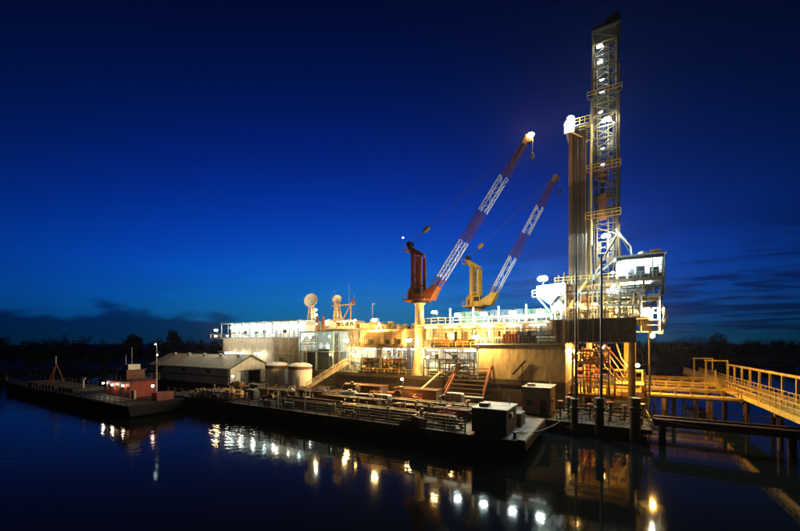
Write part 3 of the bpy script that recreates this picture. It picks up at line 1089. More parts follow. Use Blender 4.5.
    for x in (-130, -116, -100, -88):
        bollard(root, x, ym - 3.6, z1)


landing_craft()
lamp('white deck lamp on the bare corner of the red deckhouse', (-84.9, 30.9, 4.3), WHITE, 260, 0.17, arm=0.35, name='deck_lamp', gain=0.09)
lamp('warm deck lamp over the red deckhouse door next to the corner lamp', (-80.6, 30.75, 4.25), (1, 0.8, 0.55), 260, 0.19, arm=0.5, name='deck_lamp', gain=0.09)
lamp('warm deck lamp over the middle of the red deckhouse wall', (-76.4, 30.75, 4.3), (1, 0.75, 0.5), 160, 0.17, arm=0.5, name='deck_lamp', gain=0.09)
lamp('small white lamp on the yard of the signal mast aft', (-70.4, 33.3, 11.8), COOL, 120, 0.12, arm=0.2, name='mast_lamp', gain=0.09)
lamp('small bluish lamp halfway down the signal mast aft', (-69.8, 33.3, 9.9), COOL, 60, 0.1, arm=0.2, name='mast_lamp', gain=0.09)
lamp('pink tinted lamp on the deck locker aft of the red deckhouse', (-68.6, 32.0, 4.6), (1, 0.6, 0.45), 160, 0.2, base=(-68.6, 32.4, 3.4), name='deck_lamp', gain=0.09)
lamp('white lamp on a post in front of the warehouse wall', (-66.0, 45.6, 5.3), WHITE, 150, 0.17, base=(-66.0, 46.0, 2.0), name='deck_lamp', gain=0.09)


# ---- tender barge with warehouse and tanks
def tender():
    root = thing('tender_barge', (-86, 57.2, 0), 'black tender barge carrying the warehouse and the two tanks', 'barge')
    hull_mesh(-117, -54, 50.9, 63.4, -1.2, 2.2, 2, 2).build('hull', 'hull_black', root)
    MB().box(-116.8, -54.2, 51.1, 63.2, 2.2, 2.28).build('deck_plating', 'deck', root)
    rail(root, [(-76, 51.2, 2.28), (-54.4, 51.2, 2.28)], 1.1, 0.05, 2.0, 'pipe_pale')


tender()


def warehouse():
    x0, x1, y0, y1, z0, ze, za = -112.7, -76.3, 52, 63.0, 2.28, 6.2, 9.0
    ym = (y0 + y1) / 2
    root = thing('warehouse', ((x0 + x1) / 2, ym, z0), 'pale grey sheet metal warehouse with low gable roof and open doorway', 'warehouse')
    # near long wall: sheets
    n = 12
    w = (x1 - x0) / n
    me = MB().box(-w / 2 + 0.02, w / 2 - 0.02, -0.05, 0.05, 0, ze - z0).mesh('wall_sheet', 'white')
    for i in range(n):
        piece('wall_sheet', me, (x0 + w * (i + 0.5), y0 + (0.012 if i % 2 else 0), z0), root)
        piece('wall_sheet', me, (x0 + w * (i + 0.5), y1, z0), root)
    MB().box(x0, x1, y0 - 0.09, y0 - 0.055, z0 + 1.7, z0 + 1.95).build('girt', 'brown_steel', root)
    # gable ends as upright sheets, doorway left open
    for xe, name in ((x1, 'front'), (x0, 'back')):
        k = 8
        ww = (y1 - y0) / k
        for i in range(k):
            a, b = y0 + ww * i + 0.02, y0 + ww * (i + 1) - 0.02

            def zr(y):
                return za - (za - ze) * abs(y - ym) / ((y1 - y0) / 2)
            lo = z0
            if name == 'front' and 2 <= i <= 5:
                lo = z0 + 3.0
            poly = [(a, lo), (b, lo), (b, zr(b) - 0.05)]
            if a < ym < b:
                poly.append((ym, za - 0.05))
            poly.append((a, zr(a) - 0.05))
            MB().prism(poly, 'x', xe - 0.05 + (0.012 if i % 2 else 0), xe + 0.05).build('gable_sheet', 'white', root)
    # roof sheets each side
    for i in range(n):
        for s in (-1, 1):
            a, b = x0 - 0.4 + i * (x1 - x0 + 0.8) / n, x0 - 0.4 + (i + 1) * (x1 - x0 + 0.8) / n - 0.03
            ye = ym + s * ((y1 - y0) / 2 + 0.45)
            zee = ze - 0.2 + 0.02
            m = MB()
            dz = 0.008 * (i % 2)
            m.add([(a, ye, zee + dz), (b, ye, zee + dz), (b, ym + s * 0.02, za + dz), (a, ym + s * 0.02, za + dz), (a, ye, zee + 0.06 + dz), (b, ye, zee + 0.06 + dz), (b, ym + s * 0.02, za + 0.06 + dz), (a, ym + s * 0.02, za + 0.06 + dz)],
                  [(0, 3, 2, 1), (4, 5, 6, 7), (0, 1, 5, 4), (1, 2, 6, 5), (2, 3, 7, 6), (3, 0, 4, 7)])
            m.build('roof_sheet', 'roof_sheet', root)
    MB().tube((x0 - 0.4, ym, za + 0.06), (x1 + 0.4, ym, za + 0.06), 0.11, 8).build('ridge_cap', 'roof_sheet', root)
    # barge boards and eave gutter
    for s in (-1, 1):
        MB().bar((x1 + 0.42, ym + s * 5.9, ze - 0.17), (x1 + 0.42, ym, za + 0.02), 0.06, 0.24).build('barge_board', 'steel_dark', root)
    MB().box(x0 - 0.4, x1 + 0.4, y0 - 0.62, y0 - 0.47, ze - 0.22, ze - 0.08).build('gutter', 'galv', root)
    # half shut sliding leaf in the doorway
    MB().box(x1 + 0.08, x1 + 0.14, y0 + 2.9, y0 + 4.7, z0 + 0.05, z0 + 2.95).build('sliding_door', 'galv', root)
    MB().box(x1 + 0.06, x1 + 0.16, y0 + 2.0, y0 + 8.6, z0 + 3.0, z0 + 3.15).build('door_track', 'steel_dark', root)
    for k in range(5):
        v = MB().lathe([(0.35, 0), (0.35, 0.5), (0.55, 0.55), (0.5, 0.8), (0.05, 0.95)], (x0 + 4 + k * 7.2, ym - 0.9, za - 0.5), 10).build('roof_ventilator', 'galv', root, True)
    for k in range(4):
        MB().tube((x0 + 0.3 + k * 11.9, y0 - 0.2, z0), (x0 + 0.3 + k * 11.9, y0 - 0.2, ze - 0.2), 0.07, 6).build('downpipe', 'galv', root)
    for k in range(3):
        MB().box(x0 + 5 + k * 11, x0 + 6.6 + k * 11, y0 - 0.08, y0 - 0.05, z0 + 2.5, z0 + 3.3).build('louvre', 'steel_dark', root)
    return root


warehouse()


def vtank(x, y, label):
    z = 2.28
    root = thing('storage_tank', (x, y, z), label, 'tank', 'storage tanks on the tender barge')
    r = 2.65
    for k in range(3):
        MB().lathe([(r, k * 1.25), (r, k * 1.25 + 1.235), (r - 0.015, k * 1.25 + 1.24), (r - 0.015, k * 1.25 + 1.25)], (x, y, z), 28).build('shell_course', 'white', root, True)
    MB().lathe([(r + 0.04, 3.75), (r + 0.04, 4.45)], (x, y, z), 28).build('painted_band', 'rust_band', root, True)
    MB().lathe([(r + 0.08, 4.45), (r + 0.06, 4.55), (r * 0.8, 4.98), (r * 0.4, 5.22), (0.05, 5.28)], (x, y, z), 28).build('roof', 'white', root, True)
    MB().lathe([(0.28, 5.2), (0.28, 5.5), (0.34, 5.52), (0.34, 5.6)], (x + 0.6, y - 0.4, z), 10).build('hatch', 'white_dirty', root)
    m = MB()
    a = -2.1
    px, py = x + (r + 0.18) * math.cos(a), y + (r + 0.18) * math.sin(a)
    for s in (-0.2, 0.2):
        m.tube((px + s, py, z), (px + s, py, z + 5.2), 0.035, 5)
    for k in range(15):
        m.tube((px - 0.2, py, z + 0.3 + k * 0.33), (px + 0.2, py, z + 0.3 + k * 0.33), 0.025, 5)
    m.build('ladder', 'galv', root)
    MB().tube((x + r * 0.75, y - r * 0.8, z), (x + r * 0.75, y - r * 0.8, z + 2.3), 0.14, 8).build('drain_pipe', 'white_dirty', root)


vtank(-69.2, 59.4, 'squat white tank with brown band next to the warehouse gable')
vtank(-62.0, 59.9, 'squat white tank with brown band next to the inclined catwalk')


def incline():
    root = thing('inclined_catwalk', (-56.4, 58, 2.2), 'pale inclined catwalk climbing from the tender barge to the rig deck', 'stairs')
    p0, p1 = Vector((-57.2, 57.2, 2.3)), Vector((-51.6, 64.3, 7.6))
    side = Vector((0.78, -0.62, 0))
    for s in (-1.1, 1.1):
        MB().bar(p0 + side * s, p1 + side * s, 0.3, 0.4).build('stringer', 'cream', root)
        MB().bar(p0 + side * s + Vector((0, 0, 1.0)), p1 + side * s + Vector((0, 0, 1.0)), 0.12).build('handrail', 'cream', root)
        m = MB()
        for k in range(7):
            c = p0 + (p1 - p0) * (k / 6) + side * s
            m.bar(c, c + Vector((0, 0, 1)), 0.08)
        m.build('rail_posts', 'cream', root)
    for k in range(22):
        c = p0 + (p1 - p0) * ((k + 0.5) / 22)
        MB().bar(c - side * 0.95, c + side * 0.95, 0.26, 0.05).build('tread', 'galv', root)


incline()

# ------------------------------------------------------------------ drilling barge: hull and deck modules
DK = 5.5


def rig_hull():
    root = thing('rig_hull', (-52, 77, 0), 'huge dark hull of the drilling barge under all deck modules', 'hull')
    x0, x1, y0, y1 = -99, -6.5, 64, 90
    MB().box(x0, x1, y0, y1, -1.5, DK - 0.1).build('hull_shell', 'hull_grey', root)
    me = MB().box(-5.74, 5.74, -6.46, 6.46, 0, 0.1).mesh('deck_plate', 'deck_green')
    for i in range(8):
        for j in range(2):
            piece('deck_plate', me, (x0 + 5.78 + i * 11.56, y0 + 6.5 + j * 13, DK - 0.1), root)
    me = MB().box(-0.16, 0.16, -0.12, 0, 0, 4.6).mesh('hull_rib', 'hull_grey')
    for i in range(22):
        piece('hull_rib', me, (x0 + 2 + i * 4.2, y0, 0.4), root)
    MB().box(x0, x1, y0 - 0.22, y0 - 0.002, DK - 0.75, DK - 0.45).build('rubbing_strake', 'brown_steel', root)
    rail(root, [(-56, y0 + 0.15, DK), (-22, y0 + 0.15, DK)], 1.1, 0.04, 1.8, 'yellow')
    # arm of the slot: far side of the cellar
    MB().box(-6.45, 6, 84.5, 90, -1.5, 5.0).build('slot_arm', 'hull_grey', root)
    return root


rig_hull()


def ribbed(root, x0, x1, y, z0, z1, mt, step=0.5, depth=0.07, name='wall_sheet', n=1):
    """Trapezoid profiled sheets facing -y, split in n sheets."""
    W = (x1 - x0) / n
    for k in range(n):
        m = MB()
        a = x0 + k * W + 0.02
        b = x0 + (k + 1) * W - 0.02
        pts = []
        x = a
        while x < b - 1e-3:
            pts += [(x, 0), (min(b, x + step * 0.4), 0), (min(b, x + step * 0.5), -depth), (min(b, x + step * 0.9), -depth)]
            x += step
        pts.append((b, 0))
        vs = [(px, y + d, z0) for px, d in pts] + [(px, y + d, z1) for px, d in pts]
        k2 = len(pts)
        fs = [(i, i + 1, i + 1 + k2, i + k2) for i in range(k2 - 1) if abs(pts[i][0] - pts[i + 1][0]) + abs(pts[i][1] - pts[i + 1][1]) > 1e-5]
        m.add(vs, fs)
        m.build(name, mt, root)


# ---- living quarters
def quarters():
    root = thing('living_quarters', (-83, 70, DK), 'beige accommodation block with brightly lit open gallery on top', 'building')
    x0, x1, y0, y1 = -97.8, -67.2, 64.4, 80
    z1, z2 = 13.3, 17.6
    MB().box(x0, x1, y0 + 0.12, y1, DK, z1).build('core_wall', 'beige', root)
    # flat panels on the left, profiled sheets on the right
    xs = -76.4
    n = 7
    w = (xs - x0) / n
    me = MB().box(-w / 2 + 0.015, w / 2 - 0.015, -0.05, 0.05, 0, 3.75).mesh('wall_panel', 'beige')
    for i in range(n):
        piece('wall_panel', me, (x0 + w * (i + 0.5), y0 + 0.06, 9.5), root)
        piece('wall_panel', me, (x0 + w * (i + 0.5), y0 + 0.065, DK + 0.1), root)
    ribbed(root, xs + 0.05, x1, y0 + 0.1, 9.6, z1 - 0.1, 'cream', 0.62, 0.1, n=3)
    ribbed(root, xs + 0.05, x1, y0 + 0.1, DK + 0.1, 9.1, 'cream', 0.62, 0.1, n=3)
    MB().box(xs, x1, y0 - 0.06, y0 + 0.1, 9.12, 9.58).build('band_beam', 'tan', root)
    MB().box(-74.2, -72.6, y0 - 0.05, y0 + 0.02, 6.2, 8.3).build('shutter', 'brown_steel', root)
    MB().box(-90.5, -88.6, y0 - 0.03, y0 + 0.01, 12.2, 12.6).build('nameplate', 'white_dirty', root)
    # gallery floor, roof, posts, back wall
    MB().box(x0 - 5.8, x1 + 0.4, y0 - 0.5, y1, z1 + 0.003, z1 + 0.3).build('gallery_floor', 'galv', root)
    MB().box(x0 - 0.6, x1 + 0.4, y0 - 0.6, y1, z2, z2 + 0.25).build('gallery_roof', 'blue_grey', root)
    n = 9
    w = (x1 - x0) / n
    me = MB().box(-w / 2 + 0.02, w / 2 - 0.02, -0.05, 0.05, 0, z2 - z1 - 0.3).mesh('gallery_panel', 'white')
    for i in range(n):
        piece('gallery_panel', me, (x0 + w * (i + 0.5), y0 + 2.6, z1 + 0.3), root)
    MB().box(x0, x1, y0 + 2.66, y1 - 0.1, z1 + 0.3, z2).build('gallery_core', 'white', root)
    me = MB().box(-0.09, 0.09, -0.09, 0.09, 0, z2 - z1 - 0.3).mesh('gallery_post', 'galv')
    for i in range(11):
        piece('gallery_post', me, (x0 - 0.3 + i * (x1 - x0 + 0.5) / 10, y0 - 0.35, z1 + 0.3), root)
    rail(root, [(x0 - 5.6, y0 - 0.4, z1 + 0.3), (x1 + 0.3, y0 - 0.4, z1 + 0.3)], 1.05, 0.035, 1.7, 'galv')
    for x in (-92.4, -87.6, -82.5):
        MB().box(x - 0.9, x + 0.9, y0 - 0.46, y0 - 0.4, z1 + 1.35, z1 + 1.75).build('locker', 'navy', root)
    for x in (-94.2, -86.5, -78.2, -71.5):
        d = MB().box(x - 0.45, x + 0.45, y0 + 2.5, y0 + 2.55, z1 + 0.35, z1 + 2.35).build('door', 'blue_grey', root)
        MB().box(x + 0.28, x + 0.36, y0 + 2.42, y0 + 2.5, z1 + 1.3, z1 + 1.42).build('handle', 'galv', d)
    for x in (-91.2, -83.0, -75.0):
        w_ = MB().box(x - 0.6, x + 0.6, y0 + 2.5, y0 + 2.55, z1 + 1.4, z1 + 2.3).build('window', 'glass_dark', root)
        MB().box(x - 0.68, x + 0.68, y0 + 2.44, y0 + 2.5, z1 + 1.3, z1 + 1.4).build('sill', 'white', w_)
    # side landing with brackets
    MB().bar((x0 - 5.0, y0 + 1, z1), (x0, y0 + 1, z1 - 3.6), 0.25).build('bracket', 'brown_steel', root)
    MB().box(x0 - 2.6, x0, y0 + 1.2, y0 + 4, DK + 4.2, DK + 6.4).build('side_locker', 'brown_steel', root)
    MB().box(x0 - 3.0, x0, y0 + 0.4, y0 + 4.4, DK + 3.9, DK + 4.19).build('side_landing', 'galv', root)
    rail(root, [(x0 - 5.7, y0 - 0.4, z1 + 0.3), (x0 - 5.7, y1 - 6, z1 + 0.3)], 1.05, 0.035, 1.7, 'galv')
    return root


quarters()
for i, x in enumerate((-96.2, -91.4, -86.6, -81.8, -77, -72.4, -68.8)):
    lamp('round bulkhead lamp under the gallery roof of the beige quarters', (x, 65.9, 16.6), COOL if i not in (4, 5) else WHITE, 85, 0.32, group='gallery lamps of the quarters', name='gallery_lamp', arm=0.0, gain=0.3)
lamp('orange star lamp on the end landing of the quarters gallery', (-102.3, 65.0, 15.9), WARM, 240, 0.34, base=(-102.3, 65.4, 13.6))
for x in (-93.2, -87.8, -80.6):
    tube_lamp('bright wall lamp low on the quarters above the warehouse roof', (x - 1.3, 62.9, 9.25), (x + 1.3, 62.9, 9.25), WHITE, 12, 0.34, group='low wall lamps of the quarters')


# ---- blue framed open module
def frame_module():
    root = thing('pipe_frame_module', (-61.5, 66.5, DK), 'pale blue open steel frame with dark panels and pipework beside the quarters', 'module')
    x0, x1, y0, y1, zt = -66.6, -56.2, 64.5, 70.5, 14.6
    me = MB().box(-0.14, 0.14, -0.14, 0.14, 0, zt - DK).mesh('column', 'blue_grey')
    for x in (x0, -61.5, x1):
        for y in (y0, y1):
            piece('column', me, (x, y, DK), root)
    for z in (9.9, 11.7, zt):
        MB().box(x0 - 0.3, x1 + 0.3, y0 - 0.16, y0 + 0.16, z, z + 0.24).build('beam', 'blue_grey', root)
        MB().box(x0 - 0.3, x1 + 0.3, y1 - 0.16, y1 + 0.16, z, z + 0.24).build('beam', 'blue_grey', root)
    MB().box(x0, x1, y0 + 0.2, y1 - 0.2, 9.95, 10.05).build('grating', 'galv', root)
    MB().box(x0, x1, y1 - 0.1, y1 + 0.1, DK, zt).build('back_wall', 'blue_grey', root)
    MB().box(-66.3, -61.8, y0 + 0.5, y0 + 0.6, DK + 0.2, 9.8).build('dark_panel', 'navy', root)
    MB().box(-61.2, -57.8, y0 + 0.5, y0 + 0.6, DK + 0.2, 10.6).build('dark_panel', 'navy', root)
    for k in range(4):
        MB().bar((x0 + 0.2 + k * 2.6, y0 + 0.1, 11.9), (x0 + 2.6 + k * 2.6, y0 + 0.1, 14.5), 0.1).build('brace', 'blue_grey', root)
    for k in range(4):
        MB().path([(x0 + 0.8 + k * 0.5, y0 - 0.3, DK), (x0 + 0.8 + k * 0.5, y0 - 0.3, 12.4 + k * 0.4), (x1 - 0.3, y0 - 0.3, 12.4 + k * 0.4)], 0.09).build('pipe', 'galv', root)
    for k in range(3):
        MB().lathe([(0.5, 0), (0.62, 0.2), (0.62, 1.6), (0.3, 2.0)], (-64.6 + k * 1.9, 67.6, 10.05), 12).build('filter_vessel', 'white', root, True)
    rail(root, [(x0, y0, zt + 0.24), (x1, y0, zt + 0.24)], 1.05, 0.035, 1.6, 'galv')
    MB().box(x0, x1, y0 + 0.2, y1, zt + 0.25, zt + 0.33).build('top_grating', 'galv', root)


frame_module()
lamp('white lamp inside the pale blue frame beside the quarters', (-65.0, 66.1, 13.5), COOL, 90, 0.2, arm=0.0, name='deck_lamp')
lamp('white lamp inside the pale blue frame beside the inclined catwalk', (-58.6, 66.1, 13.6), COOL, 120, 0.2, arm=0.0, name='deck_lamp')

for k, x in enumerate((-64.0, -62.0)):
    root = thing('exhaust_stack', (x, 67.6, 14.9), 'dark red exhaust stack with rain cap above the pale blue frame', 'exhaust', 'exhaust stacks above the blue frame')
    MB().tube((x, 67.6, 14.9), (x, 67.6, 18.0), 0.42, 12).build('casing', 'red_dark', root, True)
    MB().tube((x, 67.6, 18.0), (x, 67.6, 18.7), 0.24, 10).build('flue', 'rust_band', root, True)
    MB().lathe([(0.5, 0), (0.05, 0.3)], (x, 67.6, 18.75), 12).build('rain_cap', 'rust_band', root)
    MB().lathe([(0.5, 0), (0.5, 0.12)], (x, 67.6, 16.4), 12).build('clamp_ring', 'galv', root)


# ---- radio house, dishes, masts
def radio_house():
    root = thing('radio_house', (-62.5, 74, DK), 'white lit plant house with roof walkways below the dishes', 'building')
    x0, x1, y0, y1, zt = -67, -49.2, 71.2, 84, 15.4
    MB().box(x0, x1, y0, y1, DK, zt).build('wall', 'cream', root)
    MB().box(x0 - 0.3, x1 + 0.3, y0 - 1.2, y1, zt, zt + 0.25).build('roof_deck', 'galv', root)
    rail(root, [(x0, y0 - 1.1, zt + 0.25), (x1, y0 - 1.1, zt + 0.25), (x1, y1, zt + 0.25)], 1.1, 0.045, 1.5, 'yellow')
    MB().box(-64, -57.6, 74.5, 79, zt + 0.25, zt + 2.6).build('roof_cabin', 'white', root)
    me = MB().box(-0.55, 0.55, -0.05, 0, 0, 0.9).mesh('window', 'glass_dark')
    for k in range(4):
        piece('window', me, (-63 + k * 1.5, 74.5, zt + 1.2), root)
    MB().lathe([(0.2, 0), (1.5, 0.1), (1.9, 0.9), (1.6, 1.9), (0.8, 2.5), (0.05, 2.7)], (-64.4, 72.6, zt + 0.25), 20).build('dome', 'white', root, True)
    me = MB().box(-0.5, 0.5, -0.05, 0, 0, 2.0).mesh('door', 'blue_grey')
    for x in (-54.8, -51):
        piece('door', me, (x, y0, DK + 0.1), root)
    MB().box(-56, -49.5, y0 - 2.2, y0, 11.0, 11.2).build('landing', 'galv', root)
    rail(root, [(-56, y0 - 2.1, 11.2), (-49.6, y0 - 2.1, 11.2)], 1.1, 0.04, 1.4, 'yellow')
    for x in (-55.8, -49.7):
        MB().bar((x, y0 - 2, DK), (x, y0 - 2, 11), 0.18).build('landing_column', 'galv', root)
    # bulky roof plant on the right
    MB().box(-55.5, -50.3, 74, 78, zt + 0.25, zt + 1.7).build('roof_plant', 'tan', root)
    for k in range(5):
        MB().box(-55.2 + k * 1.0, -54.5 + k * 1.0, 73.9, 74, zt + 0.5, zt + 1.5).build('louvre', 'galv', root)
    MB().lathe([(0.9, 0), (1.0, 0.3), (0.9, 0.9), (0.1, 1.1)], (-52.4, 75.8, zt + 1.7), 14).build('fan_cowl', 'tan', root, True)


radio_house()


def lattice_tower(root, x, y, z0, z1, w0, w1, bays, mt, name='brace', t=0.09):
    c = []
    for i in range(bays + 1):
        f = i / bays
        w = (w0 + (w1 - w0) * f) / 2
        z = z0 + (z1 - z0) * f
        c.append([(x - w, y - w, z), (x + w, y - w, z), (x + w, y + w, z), (x - w, y + w, z)])
    for k in range(4):
        MB().bar(c[0][k], c[-1][k], t * 1.5).build('leg', mt, root)
    for i in range(bays):
        for k in range(4):
            j = (k + 1) % 4
            m = MB().bar(c[i + 1][k], c[i + 1][j], t)
            m.bar(c[i][k], c[i + 1][j], t * 0.8)
            m.build(name, mt, root)


def dish(x, y, z0, z1, rad, label, tw=1.6, tilt=(0.35, -0.9, 0.25)):
    root = thing('satellite_dish', (x, y, z0), label, 'dish')
    lattice_tower(root, x, y, z0, z1, tw, tw * 0.5, 4, 'yellow')
    ax = Vector(tilt).normalized()
    c = Vector((x, y, z1 + rad * 0.55))
    MB().bar((x, y, z1 - 0.1), c - ax * 0.2, 0.3).build('yoke', 'galv', root)
    MB().lathe([(0.12, 0), (rad * 0.5, 0.1 * rad), (rad * 0.85, 0.26 * rad), (rad, 0.38 * rad), (rad * 0.97, 0.4 * rad), (rad * 0.8, 0.28 * rad), (rad * 0.45, 0.13 * rad), (0.05, 0.06)], c - ax * 0.2, 24, ax).build('reflector', 'white', root, True)
    MB().bar(c, c + ax * rad * 0.85, 0.07).ball(tuple(c + ax * rad * 0.85), 0.16, 8, 5).build('feed_horn', 'galv', root)
    return root


dish(-68.5, 70.2, 17.85, 22.2, 1.9, 'large white satellite dish on a yellow lattice tower over the quarters end')
dish(-62.4, 73.4, 18.0, 22.8, 1.25, 'smaller white satellite dish on a yellow lattice tower over the radio house')


def antenna_frame():
    root = thing('antenna_mast', (-63.5, 76, 15.6), 'yellow antenna gantry with inverted triangle bracing and whip aerials', 'antenna')
    z0, z1, y = 15.65, 22.4, 76.8
    for x in (-66.2, -60.6):
        MB().bar((x, y, z0), (x, y, z1 + 0.6), 0.24).build('leg', 'yellow', root)
    MB().bar((-67.4, y, z1), (-59.2, y, z1), 0.26).build('cross_beam', 'yellow', root)
    MB().bar((-66.2, y, z1), (-63.4, y, 18.4), 0.17).build('brace', 'yellow', root)
    MB().bar((-60.6, y, z1), (-63.4, y, 18.4), 0.17).build('brace', 'yellow', root)
    MB().bar((-66.2, y, 18.4), (-60.6, y, 18.4), 0.2).build('cross_beam', 'yellow', root)
    for x, h in ((-67.2, 3.4), (-66.2, 4.6), (-61.2, 6.0), (-59.4, 3.0)):
        MB().tube((x, y, z1 + 0.1), (x, y, z1 + h), 0.06, 5, 0.03).build('whip_aerial', 'white_dirty', root)
    MB().ball((-59.6, y, z1 + 1.0), 0.55, 12, 7).build('radome', 'orange', root, True)
    MB().tube((-54, 77.6, 17.2), (-54, 77.6, 22.4), 0.08, 6).bar((-54, 77.6, 22.3), (-53.2, 77.6, 22.3), 0.18).build('wind_vane', 'white_dirty', root)


antenna_frame()
lamp('warm lamp on the roof rail of the radio house below the dishes', (-57.6, 70.4, 17.3), WARM, 260, 0.3, base=(-57.6, 70.8, 15.65))
lamp('warm lamp between the exhaust stacks and the larger dish', (-66.4, 69.6, 19.4), WHITE, 160, 0.24, base=(-66.4, 70.2, 15.65))
lamp('big warm star lamp on a deck edge post by the inclined catwalk', (-50.5, 62.4, 12.6), WARM, 340, 0.38, base=(-50.5, 64.2, DK))
lamp('cool lamp under the radio house landing', (-53.2, 68.4, 10.0), COOL, 140, 0.25, arm=0.6, name='deck_lamp')


# ---- process bay: rear wall, mezzanine, columns
def process_bay():
    root = thing('process_house', (-29, 80, DK), 'cream plant house along the rear of the open process bay', 'building')
    x0, x1, y0, y1, zt = -48.8, -7.2, 74, 88, 15.4
    n = 12
    w = (x1 - x0) / n
    MB().box(x0, x1, y0 + 0.08, y1, DK, zt).build('core_wall', 'cream', root)
    me = MB().box(-w / 2 + 0.02, w / 2 - 0.02, -0.04, 0.04, 0, zt - DK - 0.2).mesh('wall_panel', 'beige')
    for i in range(n):
        piece('wall_panel', me, (x0 + w * (i + 0.5), y0 + 0.03, DK + 0.1), root)
    MB().box(-34.2, x1, 66.2, y1, zt + 0.003, zt + 0.4).build('top_deck', 'galv', root)
    me = MB().box(-0.6, 0.6, -0.04, 0, 0, 0.9).mesh('window', 'glass_dark')
    for k in range(5):
        piece('window', me, (-46 + k * 4.1, y0 - 0.02, 8.6), root)
    # mezzanine
    MB().box(-33.2, -21.2, 64.6, 73.9, 10.9, 11.15).build('mezzanine', 'galv', root)
    rail(root, [(-33.1, 64.7, 11.15), (-21.3, 64.7, 11.15)], 1.1, 0.04, 1.5, 'yellow')
    for x in (-33.0, -29.2, -25.4, -21.5):
        MB().bar((x, 64.9, DK), (x, 64.9, 10.9), 0.24).build('column', 'galv', root)
        MB().bar((x, 69.5, 11.15), (x, 69.5, zt), 0.24).build('column', 'cream', root)
    # low counter in front, glazed skirting panels
    for k in range(5):
        MB().box(-33 + k * 2.3, -31 + k * 2.3, 68.4, 68.5, DK + 0.1, 8.0).build('screen_panel', 'blue_grey', root)


process_bay()


def stacked_pump(x, y, z, rz, label, group=None, sc=1.0):
    put('p', 'pump_rig', lambda: proto_pump('orange', 'rust_band'), x, y, z, rz, label, group, sc)


stacked_pump(-28.9, 66.4, 11.15, 0.2, 'orange pump on the mezzanine edge above the stairs', sc=1.25)
stacked_pump(-25.2, 66.6, 11.15, 3.0, 'orange pump on the mezzanine next to the star lamp', sc=1.25)
for k, x in enumerate((-30.4, -26.8, -23.6)):
    put('p', 'pump_w', None, x, 66.6, DK, 0.3 * k, 'pale pump with blue grey motor under the mezzanine', 'pumps under the mezzanine', sc=1.3)
for k, x in enumerate((-28.4, -24.6)):
    put('t', 'htank_w', None, x, 70.2, DK, 1.4, 'white horizontal tank under the mezzanine', 'tanks under the mezzanine', sc=1.3)


def mud_tank():
    root = thing('mud_tank', (-42.6, 68, 11.3), 'long tan rounded tank raised on columns over the lit bay', 'tank')
    x0, x1, y0, y1, z0, z1 = -48.2, -37.3, 64.6, 69.6, 11.4, 15.0
    MB().prism([(y0 + 0.5, z0), (y1 - 0.5, z0), (y1, z0 + 0.5), (y1, z1 - 0.5), (y1 - 0.5, z1), (y0 + 0.5, z1), (y0, z1 - 0.5), (y0, z0 + 0.5)], 'x', x0, x1).build('shell', 'tan', root)
    for k in range(8):
        x = x0 + 0.25 + k * (x1 - x0 - 0.5) / 7
        MB().box(x - 0.1, x + 0.1, y0 - 0.1, y0, z0 + 0.5, z1 - 0.5).build('stiffener', 'tan', root)
    MB().box(x0 - 0.2, x1 + 0.2, y0 - 0.1, y1 + 0.1, z0 - 0.35, z0 - 0.003).build('bearer', 'brown_steel', root)
    for x in (x0 + 0.5, -42.7, x1 - 0.5):
        for y in (y0 + 0.4, y1 - 0.4):
            MB().bar((x, y, DK), (x, y, z0 - 0.35), 0.3).build('column', 'galv', root)
    MB().lathe([(0.7, 0), (0.8, 0.3), (0.5, 0.6), (0.1, 0.7)], (x1 - 1.4, 66.5, z1), 14).build('hatch', 'tan', root, True)
    rail(root, [(x0 + 0.3, y0 + 0.6, z1), (x1 - 0.3, y0 + 0.6, z1)], 0.9, 0.035, 1.5, 'yellow')
    # gantry feet for the lamp
    MB().bar((-45.3, 66.4, z1 - 0.1), (-44.5, 66.4, z1 + 1.7), 0.16).bar((-43.7, 66.4, z1 - 0.1), (-44.5, 66.4, z1 + 1.7), 0.16).build('lamp_gantry', 'white', root)


mud_tank()
lamp('big warm star lamp on an A shaped stand over the tan tank', (-44.3, 64.4, 17.0), WARM, 420, 0.38, base=(-44.5, 66.4, 16.7))
lamp('big warm lamp between the tan tank and the crane pedestal', (-34.8, 62.4, 12.6), WARM, 300, 0.38, base=(-34.8, 64.25, DK))
for k, x in enumerate((-47, -43, -39, -35.5)):
    tube_lamp('cool lamp tube under the tan tank lighting the bay', (x - 1.1, 66.9, 10.7), (x + 1.1, 66.9, 10.7), COOL, 45, 0.22, group='lamp tubes under the tan tank')
for k, x in enumerate((-31.4, -27.4, -23.4)):
    tube_lamp('cool lamp tube under the mezzanine lighting the pumps', (x - 1.1, 66.2, 10.6), (x + 1.1, 66.2, 10.6), COOL, 50, 0.22, group='lamp tubes under the mezzanine')


def hopper(x, y, label, sc=1.0):
    root = thing('mud_hopper', (x, y, DK), label, 'hopper', 'brown hoppers under the tan tank')
    MB().lathe([(0.35, 0.9), (1.5, 2.4), (1.5, 3.2), (1.56, 3.22), (1.56, 3.3)], (x, y, DK), 14).build('cone', 'pipe_brown', root, True)
    for a in (0.5, 2.07, 3.64, 5.2):
        MB().bar((x + 1.3 * math.cos(a), y + 1.3 * math.sin(a), DK), (x + 1.3 * math.cos(a), y + 1.3 * math.sin(a), DK + 2.6), 0.14).build('leg', 'tan', root)
    MB().tube((x, y, DK + 0.2), (x, y, DK + 0.95), 0.3, 10).tube((x, y, DK + 0.4), (x + 1.8, y, DK + 0.4), 0.2, 8).build('outlet', 'pipe_brown', root, True)


for x, lab in ((-46.5, 'rusty brown hopper under the tan tank end toward the dishes'), (-42.6, 'rusty brown hopper under the middle of the tan tank'), (-38.9, 'rusty brown hopper under the tan tank next to the crane')):
    hopper(x, 65.9, lab)


